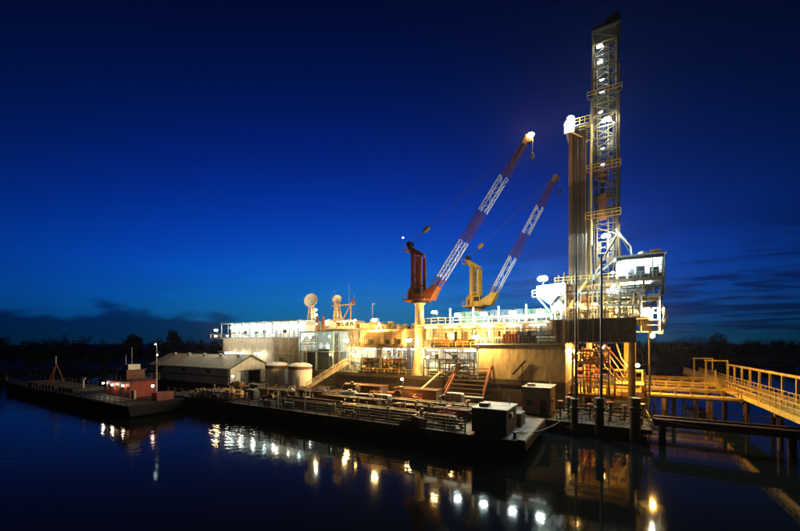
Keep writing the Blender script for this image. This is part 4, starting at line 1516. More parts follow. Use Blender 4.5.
# ---- forward house with the plain cream wall
def forward_house():
    root = thing('forward_house', (-13.8, 69, DK), 'plain cream walled house with ledge walkway facing the deck barge', 'building')
    x0, x1, y0, y1, zt = -21.0, -6.6, 64.05, 73.9, 11.7
    MB().box(x0, x1, y0 + 0.1, y1, DK, zt).build('core_wall', 'cream', root)
    n = 5
    w = (x1 - x0) / n
    me = MB().box(-w / 2 + 0.012, w / 2 - 0.012, -0.04, 0.04, 0, zt - DK - 0.3).mesh('wall_plate', 'cream')
    for i in range(n):
        piece('wall_plate', me, (x0 + w * (i + 0.5), y0 + 0.06, DK + 0.15), root)
    MB().box(x0 - 0.4, x1 + 0.2, y0 - 1.0, y1, zt + 0.003, zt + 0.25).build('ledge', 'galv', root)
    rail(root, [(x0 - 0.3, y0 - 0.9, zt + 0.25), (x1 + 0.1, y0 - 0.9, zt + 0.25)], 1.05, 0.035, 1.6, 'tan')
    # upper wall set back, profiled
    MB().box(x0, x1, 66.0, y1, zt + 0.25, 15.4).build('upper_core', 'beige', root)
    ribbed(root, -33.5, x0 - 0.1, 66.6, 12.6, 15.3, 'tan', 1.0, 0.06, n=3, name='upper_sheet')
    ribbed(root, x0, x1, 65.95, zt + 0.3, 15.3, 'tan', 1.0, 0.06, n=5, name='upper_sheet')
    for k in range(5):
        MB().box(x0 + 1.2 + k * 2.9, x0 + 1.5 + k * 2.9, 65.7, 65.86, zt + 0.3, 15.2).build('downpipe', 'white', root)
    # end wall facing the cellar: plates
    for k in range(3):
        MB().box(x1 + 0.002, x1 + 0.08, y0 + 0.15 + k * 3.3, y0 + 3.4 + k * 3.3, 0.6, zt - 0.2).build('end_plate', 'cream', root)
    MB().box(x1, x1 + 0.1, 74, 89.8, 0.6, zt).build('end_plate', 'cream', root)
    # derrick-like strut leaning on the wall
    MB().bar((-14.8, 63.6, 6.6), (-12.7, 63.6, 9.0), 0.3).bar((-13.2, 63.6, DK - 1.2), (-13.2, 63.6, 8.4), 0.12).build('davit', 'steel_dark', root)
    # eave slab and parapet
    MB().box(-34.2, x1 + 0.3, 64.4, 66.2, 15.4, 15.8).build('eave_slab', 'beige', root)
    me = MB().box(-0.13, 0.13, -0.13, 0.13, 0, 2.9).mesh('parapet_post', 'white')
    for x in (-33.0, -26.9, -22.3, -17.6, -12.8, -8.2):
        piece('parapet_post', me, (x, 64.75, 15.8), root)
    rail(root, [(-33.9, 64.6, 15.8), (x1 + 0.1, 64.6, 15.8)], 1.15, 0.045, 1.55, 'cream')
    return root


forward_house()
for k, x in enumerate((-31.2, -27.2, -23.4, -19.8, -15.0, -11.0)):
    tube_lamp('white lamp strip under the parapet eave of the cream house', (x - 1.35, 65.2, 15.15), (x + 1.35, 65.2, 15.15), WHITE if k < 3 else COOL, 4, 0.2, group='lamp strips under the eave')
lamp('warm parapet lamp nearest the crane pedestal', (-29.6, 63.4, 18.0), WARM, 260, 0.33, base=(-29.6, 64.75, 15.8))
for x in (-25.2, -20.2, -15.0, -10.4):
    lamp('cool white floodlight on the parapet between the white posts', (x, 64.3, 17.4), COOL, 150, 0.36, base=(x, 64.75, 15.8), group='parapet floodlights')
lamp('warm star lamp at the corner of the cream walled house', (-20.6, 61.2, 13.1), WARM, 480, 0.36, base=(-21.0, 63.15, 11.95))


def deck_box(name, x0, x1, y0, y1, z0, z1, mt, label, cat='container'):
    root = thing(name, ((x0 + x1) / 2, (y0 + y1) / 2, z0), label, cat)
    MB().box(x0, x1, y0, y1, z0 + 0.12, z1).build('body', mt, root)
    ribbed(root, x0 + 0.15, x1 - 0.15, y0 - 0.02, z0 + 0.25, z1 - 0.15, mt, 0.5, 0.07, 'side_sheet', 1)
    for x in (x0, x1):
        MB().box(x - 0.09, x + 0.09, y0 - 0.12, y0 + 0.05, z0, z1 + 0.04).build('corner_post', mt, root)
    MB().box(x0, x1, y0 - 0.13, y0, z1 - 0.1, z1 + 0.06).build('top_rail', mt, root)
    return root


deck_box('container', -26.5, -20.6, 68.6, 71.0, 15.8, 18.2, 'green_box', 'dark green container on the top deck in front of the yellow crane')
deck_box('container', -20.2, -14.2, 68.6, 71.0, 15.8, 18.3, 'navy', 'dark blue container on the top deck between two others')
deck_box('container', -13.8, -8.2, 68.6, 71.0, 15.8, 18.2, 'green_box', 'dark green container on the top deck next to the white chute')
deck_box('tool_container', -16.3, -13.9, 63.2, 64.8, 11.95, 13.6, 'red_dark', 'dark red tool box on the ledge of the cream house', 'box')
deck_box('tool_container', -13.5, -11.0, 63.2, 64.8, 11.95, 13.2, 'steel_dark', 'black tool box on the ledge of the cream house', 'box')


# ---- stairs down to the deck barge
def deck_stairs():
    root = thing('rig_stairs', (-22, 62, 2), 'broad brown stairs and landings in front of the star lamp corner', 'stairs')
    for k in range(7):
        z = 3.0 + k * 0.72
        MB().box(-26.2 + k * 0.25, -19.4 + k * 0.06, 61.0 + k * 0.38, 61.5 + k * 0.38, z, z + 0.14).build('tread', 'wood', root)
    for x0, x1 in ((-26.4, -24.6), (-19.2, -18.6)):
        MB().bar((x0, 60.7, 2.6), (x1, 63.9, 7.9), 0.2, 0.35).build('stringer', 'orange', root)
        MB().bar((x0, 60.7, 3.7), (x1, 63.9, 9.0), 0.1).build('handrail', 'orange', root)
    for x in (-26.2, -19.3):
        MB().bar((x, 61, -1.0), (x, 61, 3.0), 0.3).build('column', 'brown_steel', root)
    MB().box(-26.5, -19.0, 59.6, 61.2, 2.5, 2.7).build('landing', 'galv', root)
    MB().bar((-26, 59.8, -1.0), (-26, 59.8, 2.5), 0.3).bar((-19.4, 59.8, -1.0), (-19.4, 59.8, 2.5), 0.3).build('column', 'brown_steel', root)
    MB().bar((-31.5, 58.0, 2.2), (-28.6, 63.8, 6.4), 0.5, 0.12).build('gangplank', 'cream', root)


deck_stairs()


def float_stage():
    # work raft filling the water between deck barge and rig
    root = thing('work_raft', (-36, 57, 0), 'brown steel work raft with pipes between the deck barge and the rig', 'raft')
    MB().box(-53.4, -14.6, 50.9, 63.4, -0.6, 1.7).build('float', 'hull_grey', root)
    me = MB().box(-3.2, 3.2, -6.1, 6.1, 0, 0.08).mesh('deck_plate', 'deck')
    for i in range(6):
        piece('deck_plate', me, (-50.2 + i * 6.45, 57.15, 1.702), root)
    for k in range(4):
        MB().tube((-52 + k, 53 + k * 0.5, 2.3), (-16 - k, 53 + k * 0.5, 2.3), 0.16, 8).build('pipeline', 'pipe_brown' if k % 2 else 'pipe_pale', root, True)
    for x in (-50, -42, -34, -26, -18):
        MB().box(x - 0.1, x + 0.1, 52.6, 55, 1.782, 2.14).build('pipe_saddle', 'steel_dark', root)
    for x in (-48, -36):
        MB().box(x, x + 9, 58.5, 61.5, 1.785, 3.4).build('tank_box', 'brown_steel', root)
        MB().box(x - 0.1, x + 9.1, 58.4, 61.6, 3.4, 3.55).build('tank_lid', 'pipe_brown', root)


float_stage()
r_ = random.Random(31)
for i, (x, y, key, lab) in enumerate(((-51, 55.8, 'basket_g', 'grey gear basket on the work raft by the inclined catwalk'), (-38.4, 56.2, 'basket_y', 'yellow gear basket on the work raft below the hoppers'), (-30, 56.3, 'basket_r', 'red gear basket on the work raft below the crane pedestal'))):
    put('b', key, None, x, y, 1.78, r_.uniform(-.3, .3), lab)
put('t', 'htank_b', None, -44.4, 56.4, 1.78, 0.1, 'brown horizontal tank on the work raft below the tan tank', sc=1.2)
put('p', 'pump_b', None, -34.2, 56.0, 1.78, 0.3, 'brown pump with orange motor on the work raft between two baskets', sc=1.2)
put('g', 'gen_w', None, -22.8, 56.8, 1.78, 0.0, 'pale generator set on the work raft below the broad stairs', sc=1.1)
lamp('warm work lamp on a post on the work raft among the pipes', (-33.2, 57.1, 5.4), SODIUM, 260, 0.2, base=(-33.2, 57.6, 1.78), name='deck_lamp')


def pipe_rack(name, x0, x1, y0, y1, z0, levels, n, label, seed, mats=('pipe_pale', 'galv', 'tan', 'blue_grey'), frame='galv'):
    """Open steel rack with runs of bent pipe, valves and ladders."""
    r = random.Random(seed)
    root = thing(name, ((x0 + x1) / 2, (y0 + y1) / 2, z0), label, 'pipe rack')
    zt = levels[-1]
    k = max(2, round((x1 - x0) / 3.0))
    for i in range(k + 1):
        x = x0 + (x1 - x0) * i / k
        MB().bar((x, y0, z0), (x, y0, zt + 0.1), 0.2).build('column', frame, root)
    for z in levels:
        MB().box(x0 - 0.1, x1 + 0.1, y0 - 0.08, y0 + 0.08, z, z + 0.2).build('beam', frame, root)
    for i in range(n):
        z = z0 + r.uniform(0.4, zt - z0)
        y = r.uniform(y0 + 0.25, y1)
        a = r.uniform(x0, x1 - 2)
        b = min(x1, a + r.uniform(2, 6))
        za = z + r.choice((-1, 1)) * r.uniform(0.8, 2.4)
        za = min(zt + 0.6, max(z0, za))
        pts = [(a, y, z0) if r.random() < 0.5 else (a, y, za), (a, y, z), (b, y, z), (b, y, za)]
        rad = r.choice((0.07, 0.09, 0.12, 0.17))
        MB().path(pts, rad).build('pipe', r.choice(mats), root, True)
        if r.random() < 0.5:
            vx = (a + b) / 2
            MB().lathe([(rad * 2.2, -0.05), (rad * 2.2, 0.05)], (vx, y, z), 10, (1, 0, 0)).tube((vx, y, z), (vx, y - 0.1, z + 0.45), 0.04, 5).lathe([(0.2, 0), (0.2, 0.04)], (vx, y - 0.1, z + 0.45), 10).build('valve', r.choice(('red', 'orange', 'steel_dark')), root)
    m = MB()
    lx = x0 + r.uniform(0.2, 0.8) * (x1 - x0)
    for s_ in (-0.2, 0.2):
        m.tube((lx + s_, y0 - 0.2, z0), (lx + s_, y0 - 0.2, zt + 1), 0.035, 5)
    q = z0 + 0.3
    while q < zt + 0.9:
        m.tube((lx - 0.2, y0 - 0.2, q), (lx + 0.2, y0 - 0.2, q), 0.025, 4)
        q += 0.35
    m.build('ladder', 'galv', root)
    return root


pipe_rack('pipe_rack', -55.6, -49.4, 66.2, 68.6, DK, (8.0, 10.6), 16, 'pipe rack with valves under the radio house landing', 41)
pipe_rack('pipe_rack', -48.0, -36.2, 70.4, 73.2, DK, (8.0, 10.6), 22, 'pipe rack with valves behind the brown hoppers', 42)
pipe_rack('pipe_rack', -33.0, -21.6, 71.0, 73.4, DK, (7.8, 10.3), 20, 'pipe rack with valves behind the pumps under the mezzanine', 43)
pipe_rack('pipe_rack', -33.0, -21.6, 67.6, 69.2, 11.15, (12.8, 14.6), 18, 'pipe rack with valves standing on the mezzanine', 44, ('tan', 'orange', 'pipe_pale', 'steel_dark'), 'steel_dark')
pipe_rack('pipe_rack', -56.0, -49.6, 69.4, 70.9, 11.2, (13.0, 15.0), 14, 'pipe rack with valves against the radio house wall', 45, ('cream', 'galv', 'pipe_pale'))
pipe_rack('pipe_rack', -20.0, -9.0, 67.0, 68.2, 15.8, (16.8,), 8, 'low pipe rack on the top deck behind the parapet', 46)
lamp('warm lamp on the mezzanine among the pipe rack columns', (-27.2, 66.0, 13.6), WARM, 130, 0.26, arm=0.0, name='deck_lamp')
lamp('warm lamp inside the bay beside the crane pedestal foot', (-31.8, 64.9, 9.2), WARM, 200, 0.22, base=(-31.8, 65.3, DK), name='deck_lamp')
lamp('warm lamp under the tan tank end beside the radio house', (-49.2, 65.0, 9.6), WARM, 300, 0.24, base=(-49.2, 65.4, DK), name='deck_lamp')
lamp('white fill lamp added in front of the satellite dishes to brighten them', (-65.2, 68.4, 20.6), WHITE, 200, 0.2, base=(-65.2, 68.7, 14.93), name='deck_lamp')  # added lamp, placed here to brighten the dish reflectors
for x in (-95.5, -90.2, -84.9, -79.6, -72.0):  # added floodlights that brighten the quarters wall and warehouse roof
    lamp('warm fill floodlight added on a gallery bracket to brighten the beige wall below', (x, 60.6, 14.0), WHITE, 95, 0.2, base=(x, 63.85, 13.6), group='added fill lamps below the gallery', name='wall_fill_lamp')

for k, (x, lab) in enumerate(((-46.8, 'big rusty brown pump on the deck edge under the tan tank end'), (-42.9, 'big rusty brown pump on the deck edge under the middle of the tan tank'), (-39.2, 'big rusty brown pump on the deck edge toward the crane pedestal'))):
    put('p', 'pump_rust', lambda: proto_pump('pipe_brown', 'pipe_brown'), x, 64.9 + 0.1 * k, DK, 0.25 * k - 0.2, lab, sc=1.35)
pipe_rack('pipe_rack', -48.0, -36.6, 64.45, 64.9, DK, (7.2, 8.6), 14, 'rusty low pipe rack along the deck edge in front of the hoppers', 47, ('pipe_brown', 'brown_steel', 'tan', 'pipe_brown'), 'steel_dark')
pipe_rack('pipe_rack', -32.4, -22.0, 64.35, 64.8, DK, (7.0, 8.8), 10, 'low pipe rack along the deck edge in front of the mezzanine', 48, ('galv', 'steel_dark', 'pipe_pale'), 'steel_dark')

# dark scaffold stair tower in front of the bay
def scaffold():
    root = thing('scaffold_tower', (-25, 64, DK), 'dark scaffold tower with zigzag stairs against the bright bay', 'scaffold')
    xs = (-27.6, -25.2, -22.8)
    for x in xs:
        for y in (63.0, 64.2):
            MB().tube((x, y, DK - 2.9 if y < 64 else DK), (x, y, 11.0), 0.06, 6).build('standard', 'steel_dark', root)
    for z in (6.4, 8.2, 10.2):
        MB().tube((xs[0], 63.0, z), (xs[-1], 63.0, z), 0.05, 6).build('ledger', 'steel_dark', root)
        MB().tube((xs[0], 64.2, z), (xs[-1], 64.2, z), 0.05, 6).build('ledger', 'steel_dark', root)
        MB().box(xs[0], xs[-1], 63.05, 64.15, z + 0.06, z + 0.12).build('board', 'wood', root)
    for k, (z, s) in enumerate(((5.5, 1), (8.2, -1))):
        MB().bar((-25.2 - s * 2.2, 63.0, z), (-25.2 + s * 2.2, 63.0, z + 2.4), 0.1, 0.25).build('stair_flight', 'steel_dark', root)
        MB().bar((-25.2 - s * 2.2, 63.0, z + 1), (-25.2 + s * 2.2, 63.0, z + 3.4), 0.06).build('stair_rail', 'steel_dark', root)


scaffold()
for k, (x, lab) in enumerate(((-55.2, 'dark cable tower standing at the radio house corner'), (-35.9, 'dark cable tower standing beside the crane pedestal'))):
    root = thing('cable_tower', (x, 64.6, DK), lab, 'tower')
    lattice_tower(root, x, 65.0, DK, 14.5 - k * 2, 0.9, 0.7, 6, 'steel_dark', t=0.07)
    for j in range(4):
        MB().tube((x - 0.3 + 0.2 * j, 64.5, DK), (x - 0.3 + 0.2 * j, 64.5, 14 - k * 2), 0.05, 5).build('cable', 'rubber', root)


def wall_runs():
    r = random.Random(61)
    # cable trays, conduits and junction boxes on the upper wall of the cream house
    root = thing('conduit_run', (-18, 65.6, 12.2), 'dark conduits and junction boxes along the upper wall of the cream house', 'conduit')
    for k in range(4):
        MB().tube((-33 + k, 65.75 - 0.05 * k, 12.7 + 0.62 * k), (-7.2 - 0.6 * k, 65.75 - 0.05 * k, 12.7 + 0.62 * k), 0.05, 6).build('conduit', 'steel_dark' if k % 2 else 'brown_steel', root)
    for k in range(13):
        x = -32.2 + k * 1.95
        MB().box(x, x + r.uniform(0.3, 0.9), 65.45, 65.82, 12.4 + r.uniform(0, 1.3), 13.8 + r.uniform(0, 0.9)).build('junction_box', r.choice(('steel_dark', 'brown_steel', 'galv', 'red_dark')), root)
    for k in range(6):
        x = -31 + k * 4.1
        MB().tube((x, 65.7, 12.0), (x, 65.7, 15.3), 0.06, 6).build('drop_pipe', 'steel_dark', root)
    # deck clutter along the ledge
    for k in range(9):
        x = -20.4 + k * 0.52
        put('d', 'drum_b', lambda: proto_drum('navy'), x, 63.9 + 0.1 * (k % 2), 11.95, 0, 'blue oil drum standing on the ledge of the cream house', 'blue drums on the ledge')
    root = thing('tank_pipework', (-42.7, 64.4, 11.4), 'dark pipes and ladder strapped to the face of the tan tank', 'pipework')
    for k in range(4):
        MB().path([(-48 + k * 0.5, 64.35, 11.5), (-48 + k * 0.5, 64.35, 13.0 + 0.4 * k), (-37.6, 64.35, 13.0 + 0.4 * k)], 0.06).build('pipe', 'brown_steel', root, True)
    for x in (-45.5, -41.2, -38.4):
        MB().box(x, x + 0.7, 64.1, 64.5, 11.8, 12.8).build('junction_box', 'steel_dark', root)
    m = MB()
    for s_ in (-0.2, 0.2):
        m.tube((-40 + s_, 64.2, 11.1), (-40 + s_, 64.2, 15.8), 0.035, 5)
    for k in range(13):
        m.tube((-40.2, 64.2, 11.3 + 0.35 * k), (-39.8, 64.2, 11.3 + 0.35 * k), 0.025, 4)
    m.build('ladder', 'steel_dark', root)
    # roofs: boxes, coolers and vents over the plant houses
    kinds = [('cooler_unit', 'galv', 'grey roof cooler unit with fan grille on the plant roofs', 'cooler', 'roof coolers'), ('vent_hood', 'tan', 'tan mushroom vent on the plant roofs', 'vent', 'roof vents')]
    for k in range(22):
        x = r.uniform(-66, -50) if k < 9 else r.uniform(-47.5, -35.5)
        y = r.uniform(79.5, 83) if k < 9 else r.uniform(75, 86)
        zt = 15.65 if k < 9 else 15.4
        nm, mt, lab, cat, grp = kinds[k % 2]
        root = thing(nm, (x, y, zt), lab, cat, grp)
        if k % 2 == 0:
            h = r.uniform(1.0, 2.2)
            MB().box(x - 0.8, x + 0.8, y - 0.6, y + 0.6, zt, zt + h).build('casing', mt, root)
            MB().lathe([(0.5, 0), (0.5, 0.12)], (x, y - 0.6, zt + h * 0.5), 12, (0, -1, 0)).build('fan_grille', 'steel_dark', root)
        else:
            MB().tube((x, y, zt), (x, y, zt + 1.2), 0.25, 10).build('stem', mt, root, True)
            MB().lathe([(0.6, 0), (0.6, 0.2), (0.1, 0.5)], (x, y, zt + 1.15), 12).build('cap', mt, root, True)


wall_runs()
for p, lab in (((-56.2, 63.6, 9.4), 'small orange lamp at the head of the inclined catwalk'), ((-47.9, 63.5, 10.2), 'small orange lamp under the near corner of the tan tank'), ((-41.0, 63.4, 9.0), 'small orange lamp on the rail below the middle of the tan tank'), ((-29.8, 63.4, 10.0), 'small orange lamp on the bay rail beside the crane pedestal'), ((-60.4, 63.6, 16.6), 'small orange lamp on the rail over the pale blue frame'), ((-53.4, 69.4, 17.6), 'small orange lamp on the radio house roof rail beside the roof plant')):
    foot = (p[0], 64.25, DK) if p[2] < 12 else ((p[0], 64.5, 14.9) if p[0] < -58 else (p[0], 70.0, 15.65))
    lamp(lab, p, SODIUM, 110, 0.17, base=foot, name='deck_lamp')

# ------------------------------------------------------------------ pedestal cranes
def crane(cx, cy, zb, foot, tip, body, body2, label, ped_mt, flare):
    root = thing('pedestal_crane', (cx, cy, zb), label, 'crane')
    zs = 20.2
    if flare:
        MB().lathe([(1.8, 0), (1.6, 0.4), (0.98, 4.6), (0.92, zs - zb - 0.4), (1.3, zs - zb - 0.1), (1.3, zs - zb)], (cx, cy, zb), 20).build('pedestal', ped_mt, root, True)
    else:
        MB().lathe([(1.2, 0), (1.15, zs - zb - 0.4), (1.5, zs - zb)], (cx, cy, zb), 20).build('pedestal', ped_mt, root, True)
    MB().lathe([(1.9, 0), (1.9, 0.45), (1.6, 0.5)], (cx, cy, zs), 20).build('slew_ring', 'steel_dark', root, True)
    # ladder and service landing round the pedestal
    lad = MB()
    for s in (-0.2, 0.2):
        lad.tube((cx + s, cy - 1.45, max(zb, zs - 7)), (cx + s, cy - 1.45, zs + 0.2), 0.035, 5)
    for k in range(16):
        lad.tube((cx - 0.2, cy - 1.45, zs - 6.5 + k * 0.4), (cx + 0.2, cy - 1.45, zs - 6.5 + k * 0.4), 0.025, 4)
    lad.build('ladder', 'galv', root)
    zt = zs + 0.5
    MB().box(cx - 3.0, cx + 1.9, cy - 1.9, cy + 1.9, zt, zt + 0.35).build('turntable', body2, root)
    rail(root, [(cx - 2.9, cy - 1.8, zt + 0.35), (cx + 0.5, cy - 1.8, zt + 0.35)], 1.0, 0.04, 1.0, body, mid=True)
    # machinery house and operator cab
    MB().prism([(cx - 2.6, zt + 0.35), (cx + 0.4, zt + 0.35), (cx + 0.4, zt + 3.4), (cx - 1.6, zt + 3.4), (cx - 2.6, zt + 2.2)], 'y', cy - 0.4, cy + 1.8).build('machinery_house', body, root)
    for k in range(4):
        MB().box(cx - 2.2 + k * 0.6, cx - 1.8 + k * 0.6, cy - 0.44, cy - 0.4, zt + 0.7, zt + 1.9).build('louvre', 'steel_dark', root)
    cab = MB().box(cx - 0.4, cx + 1.3, cy - 1.8, cy - 0.5, zt + 0.35, zt + 2.6).build('operator_cab', body2, root)
    MB().box(cx + 1.3, cx + 1.33, cy - 1.7, cy - 0.6, zt + 1.1, zt + 2.4).build('cab_window', 'glass_dark', cab)
    MB().box(cx - 0.2, cx + 1.1, cy - 1.83, cy - 1.8, zt + 1.2, zt + 2.3).build('cab_window', 'glass_dark', cab)
    # tall gantry: two box posts per side with cross ties, head thrown back
    zg = zt + 9.6
    for y in (cy - 1.0, cy + 1.0):
        MB().box(cx - 1.4, cx - 0.65, y - 0.22, y + 0.22, zt + 0.35, zg).build('gantry_post', body, root)
        MB().box(cx + 0.35, cx + 0.95, y - 0.2, y + 0.2, zt + 0.35, zg - 0.7).build('gantry_post', body2, root)
    for k in range(5):
        z = zt + 1.6 + k * 1.75
        MB().box(cx - 0.55, cx + 0.35, cy - 1.12, cy - 0.9, z, z + 0.2).build('gantry_tie', body2, root)
        MB().box(cx - 1.3, cx - 1.1, cy - 0.78, cy + 0.78, z, z + 0.2).build('gantry_tie', body, root)
    MB().prism([(cx + 1.15, zg - 0.7), (cx + 1.15, zg - 0.1), (cx - 1.6, zg + 1.7), (cx - 2.6, zg + 2.6), (cx - 2.9, zg + 2.1), (cx - 1.6, zg - 0.05), (cx - 0.5, zg - 0.05)], 'y', cy - 0.5, cy + 0.5).build('gantry_head', body, root)
    for y in (cy - 0.55, cy + 0.55):
        MB().lathe([(0.55, -0.08), (0.5, 0), (0.55, 0.08)], (cx - 2.2, y, zg + 2.4), 14, (0, 1, 0)).build('sheave', 'steel_dark', root, True)
    plat = MB().box(cx - 3.5, cx - 2.0, cy - 0.8, cy + 0.8, zg + 1.0, zg + 1.1).build('head_platform', body, root)
    m = MB()
    for p, q in (((-3.5, -0.8), (-3.5, 0.8)), ((-3.5, -0.8), (-2.4, -0.8)), ((-3.5, 0.8), (-2.4, 0.8))):
        for h in (0.5, 1.0):
            m.bar((cx + p[0], cy + p[1], zg + 1.1 + h), (cx + q[0], cy + q[1], zg + 1.1 + h), 0.06)
    m.bar((cx - 3.5, cy - 0.8, zg + 1.1), (cx - 3.5, cy - 0.8, zg + 3.2), 0.07).bar((cx - 3.5, cy + 0.8, zg + 1.1), (cx - 3.5, cy + 0.8, zg + 2.1), 0.07)
    m.build('platform_rail', 'galv', plat)
    lad = MB()
    for s in (-0.2, 0.2):
        lad.tube((cx - 1.75, cy + s, zt + 0.4), (cx - 1.75, cy + s, zg + 1.0), 0.035, 5)
    for k in range(24):
        lad.tube((cx - 1.75, cy - 0.2, zt + 0.8 + k * 0.4), (cx - 1.75, cy + 0.2, zt + 0.8 + k * 0.4), 0.025, 4)
    lad.build('gantry_ladder', 'galv', root)
    # boom
    P, Q = Vector(foot), Vector(tip)
    D = (Q - P)
    L = D.length
    d = D.normalized()
    side = Vector((0, 1, 0))
    up = side.cross(d).normalized()
    if up.z < 0:
        up = -up

    def corner(t, sy, su):
        # section: narrow in depth at foot and tip
        if t < 0.12:
            f = t / 0.12
            hy, hu = 1.25, 0.25 + 0.6 * f
        elif t < 0.8:
            hy, hu = 1.25 - 0.35 * (t - 0.12) / 0.68, 0.85
        else:
            f = (t - 0.8) / 0.2
            hy, hu = 0.9 - 0.45 * f, 0.85 - 0.5 * f
        return P + d * (L * t) + side * (sy * hy * 0.62) + up * (su * hu * 0.82)
    cuts = [(0.0, 0.14, body2), (0.14, 0.39, 'boom_white'), (0.39, 0.58, 'boom_red'), (0.58, 0.79, 'boom_white'), (0.79, 1.0, 'boom_red')]
    for t0, t1, mt in cuts:
        for sy in (-1, 1):
            for su in (-1, 1):
                m = MB()
                k = 4
                for i in range(k):
                    a, b = t0 + (t1 - t0) * i / k, t0 + (t1 - t0) * (i + 1) / k
                    m.tube(corner(a, sy, su), corner(b, sy, su), 0.085 if mt != 'boom_white' else 0.095, 6)
                m.build('boom_chord', mt, root)
        n = max(2, round((t1 - t0) * L / 1.7))
        for i in range(n):
            a, b = t0 + (t1 - t0) * i / n, t0 + (t1 - t0) * (i + 1) / n
            s = 1 if i % 2 else -1
            m = MB()
            for sy in (-1, 1):
                m.tube(corner(a, sy, -s), corner(b, sy, s), 0.05, 5)
            for su in (-1, 1):
                m.tube(corner(a, -s, su), corner(b, s, su), 0.045, 5)
            m.tube(corner(b, -1, 1), corner(b, 1, 1), 0.045, 5).tube(corner(b, -1, -1), corner(b, 1, -1), 0.045, 5)
            m.build('boom_lacing', mt, root)
    # catwalk plate in the dark sections
    for t0, t1 in ((0.02, 0.13), (0.41, 0.57), (0.8, 0.97)):
        c0, c1 = P + d * L * t0, P + d * L * t1
        MB().bar(c0, c1, 0.5, 0.12).build('boom_walkway', 'boom_red', root)
    # heel block
    MB().prism([(cx + 1.2, zt + 0.35), (P.x + 0.9, P.z - 0.5), (P.x + 2.2, P.z + 2.0), (P.x + 1.3, P.z + 2.5), (cx + 1.2, zt + 1.5)], 'y', cy - 1.2, cy + 1.2).build('boom_heel', body2, root)
    # head with sheaves
    MB().bar(Q - d * 0.8, Q + d * 0.7 + up * 0.2, 0.9, 0.8).build('boom_head', 'brown_steel', root)
    MB().bar(Q - up * 0.2, Q + Vector((0.9, 0, -0.25)), 0.5, 0.3).build('head_jib', 'brown_steel', root)
    for s in (-0.3, 0.3):
        MB().lathe([(0.5, -0.06), (0.44, 0), (0.5, 0.06)], Q + side * s + Vector((0.5, 0, -0.1)), 14, (0, 1, 0)).build('sheave', 'steel_dark', root, True)
    # pendants, bridle and hoist lines
    G = Vector((cx - 2.2, cy, zg + 2.6))
    B = G + (Q - G) * 0.16
    for s in (-0.5, 0.5):
        MB().tube(G + side * s, B + side * s * 0.6, 0.05, 5).build('luffing_rope', 'rope', root)
        MB().tube(B + side * s * 0.6, Q + up * 0.4 + side * s * 0.6, 0.035, 5).build('pendant', 'rope', root)
    MB().bar(B - (Q - G).normalized() * 0.7, B + (Q - G).normalized() * 0.7, 0.5, 0.7).build('bridle_block', 'crane_yellow', root)
    for s in (-0.25, 0.25):
        MB().tube(P + d * 2 + up * 1.4 + side * s, Q + up * 0.6 + side * s, 0.03, 5).build('hoist_rope', 'rope', root)
    hk = Q + Vector((0.9, 0, -2.6))
    MB().tube(Q + Vector((0.9, 0, -0.4)), hk, 0.05, 5).build('hook_rope', 'rope', root)
    blk = MB().lathe([(0.1, 0), (0.34, 0.2), (0.34, 0.9), (0.1, 1.1)], hk + Vector((0, 0, -1.0)), 10).build('hook_block', 'steel_dark', root)
    MB().path([tuple(hk + Vector((0, 0, -1.0))), tuple(hk + Vector((0, 0, -1.4))), tuple(hk + Vector((0.25, 0, -1.65))), tuple(hk + Vector((0.45, 0, -1.4)))], 0.07).build('hook', 'steel_dark', blk)
    return root


mat('boom_white', (0.75, 0.73, 0.68), 0.5, var=0.2, rust=0.2)
mat('boom_red', (0.10, 0.022, 0.018), 0.55, var=0.3, rust=0.2)
crane(-34.2, 66, DK, (-32.0, 66, 21.2), (-12.9, 66, 47.8), 'orange', 'orange', 'rust orange pedestal crane with banded lattice boom and lamp at its tip', 'tan', True)
crane(-28.0, 84, 15.8, (-25.2, 84, 21.4), (-10.6, 84, 47.6), 'crane_yellow', 'crane_yellow', 'yellow pedestal crane with banded lattice boom standing behind the parapet', 'crane_yellow', False)
lamp('warm star lamp at the tip of the orange crane boom', (-12.2, 65.6, 48.3), WARM, 420, 0.34, base=(-12.9, 65.9, 47.9))
lamp('small red aircraft lamp on the gantry head of the orange crane', (-37.7, 65.2, 34.1), (1, 0.3, 0.25), 25, 0.11, arm=0.0, name='warning_lamp')

# ------------------------------------------------------------------ drill floor, derrick, cellar
FL = 22.5


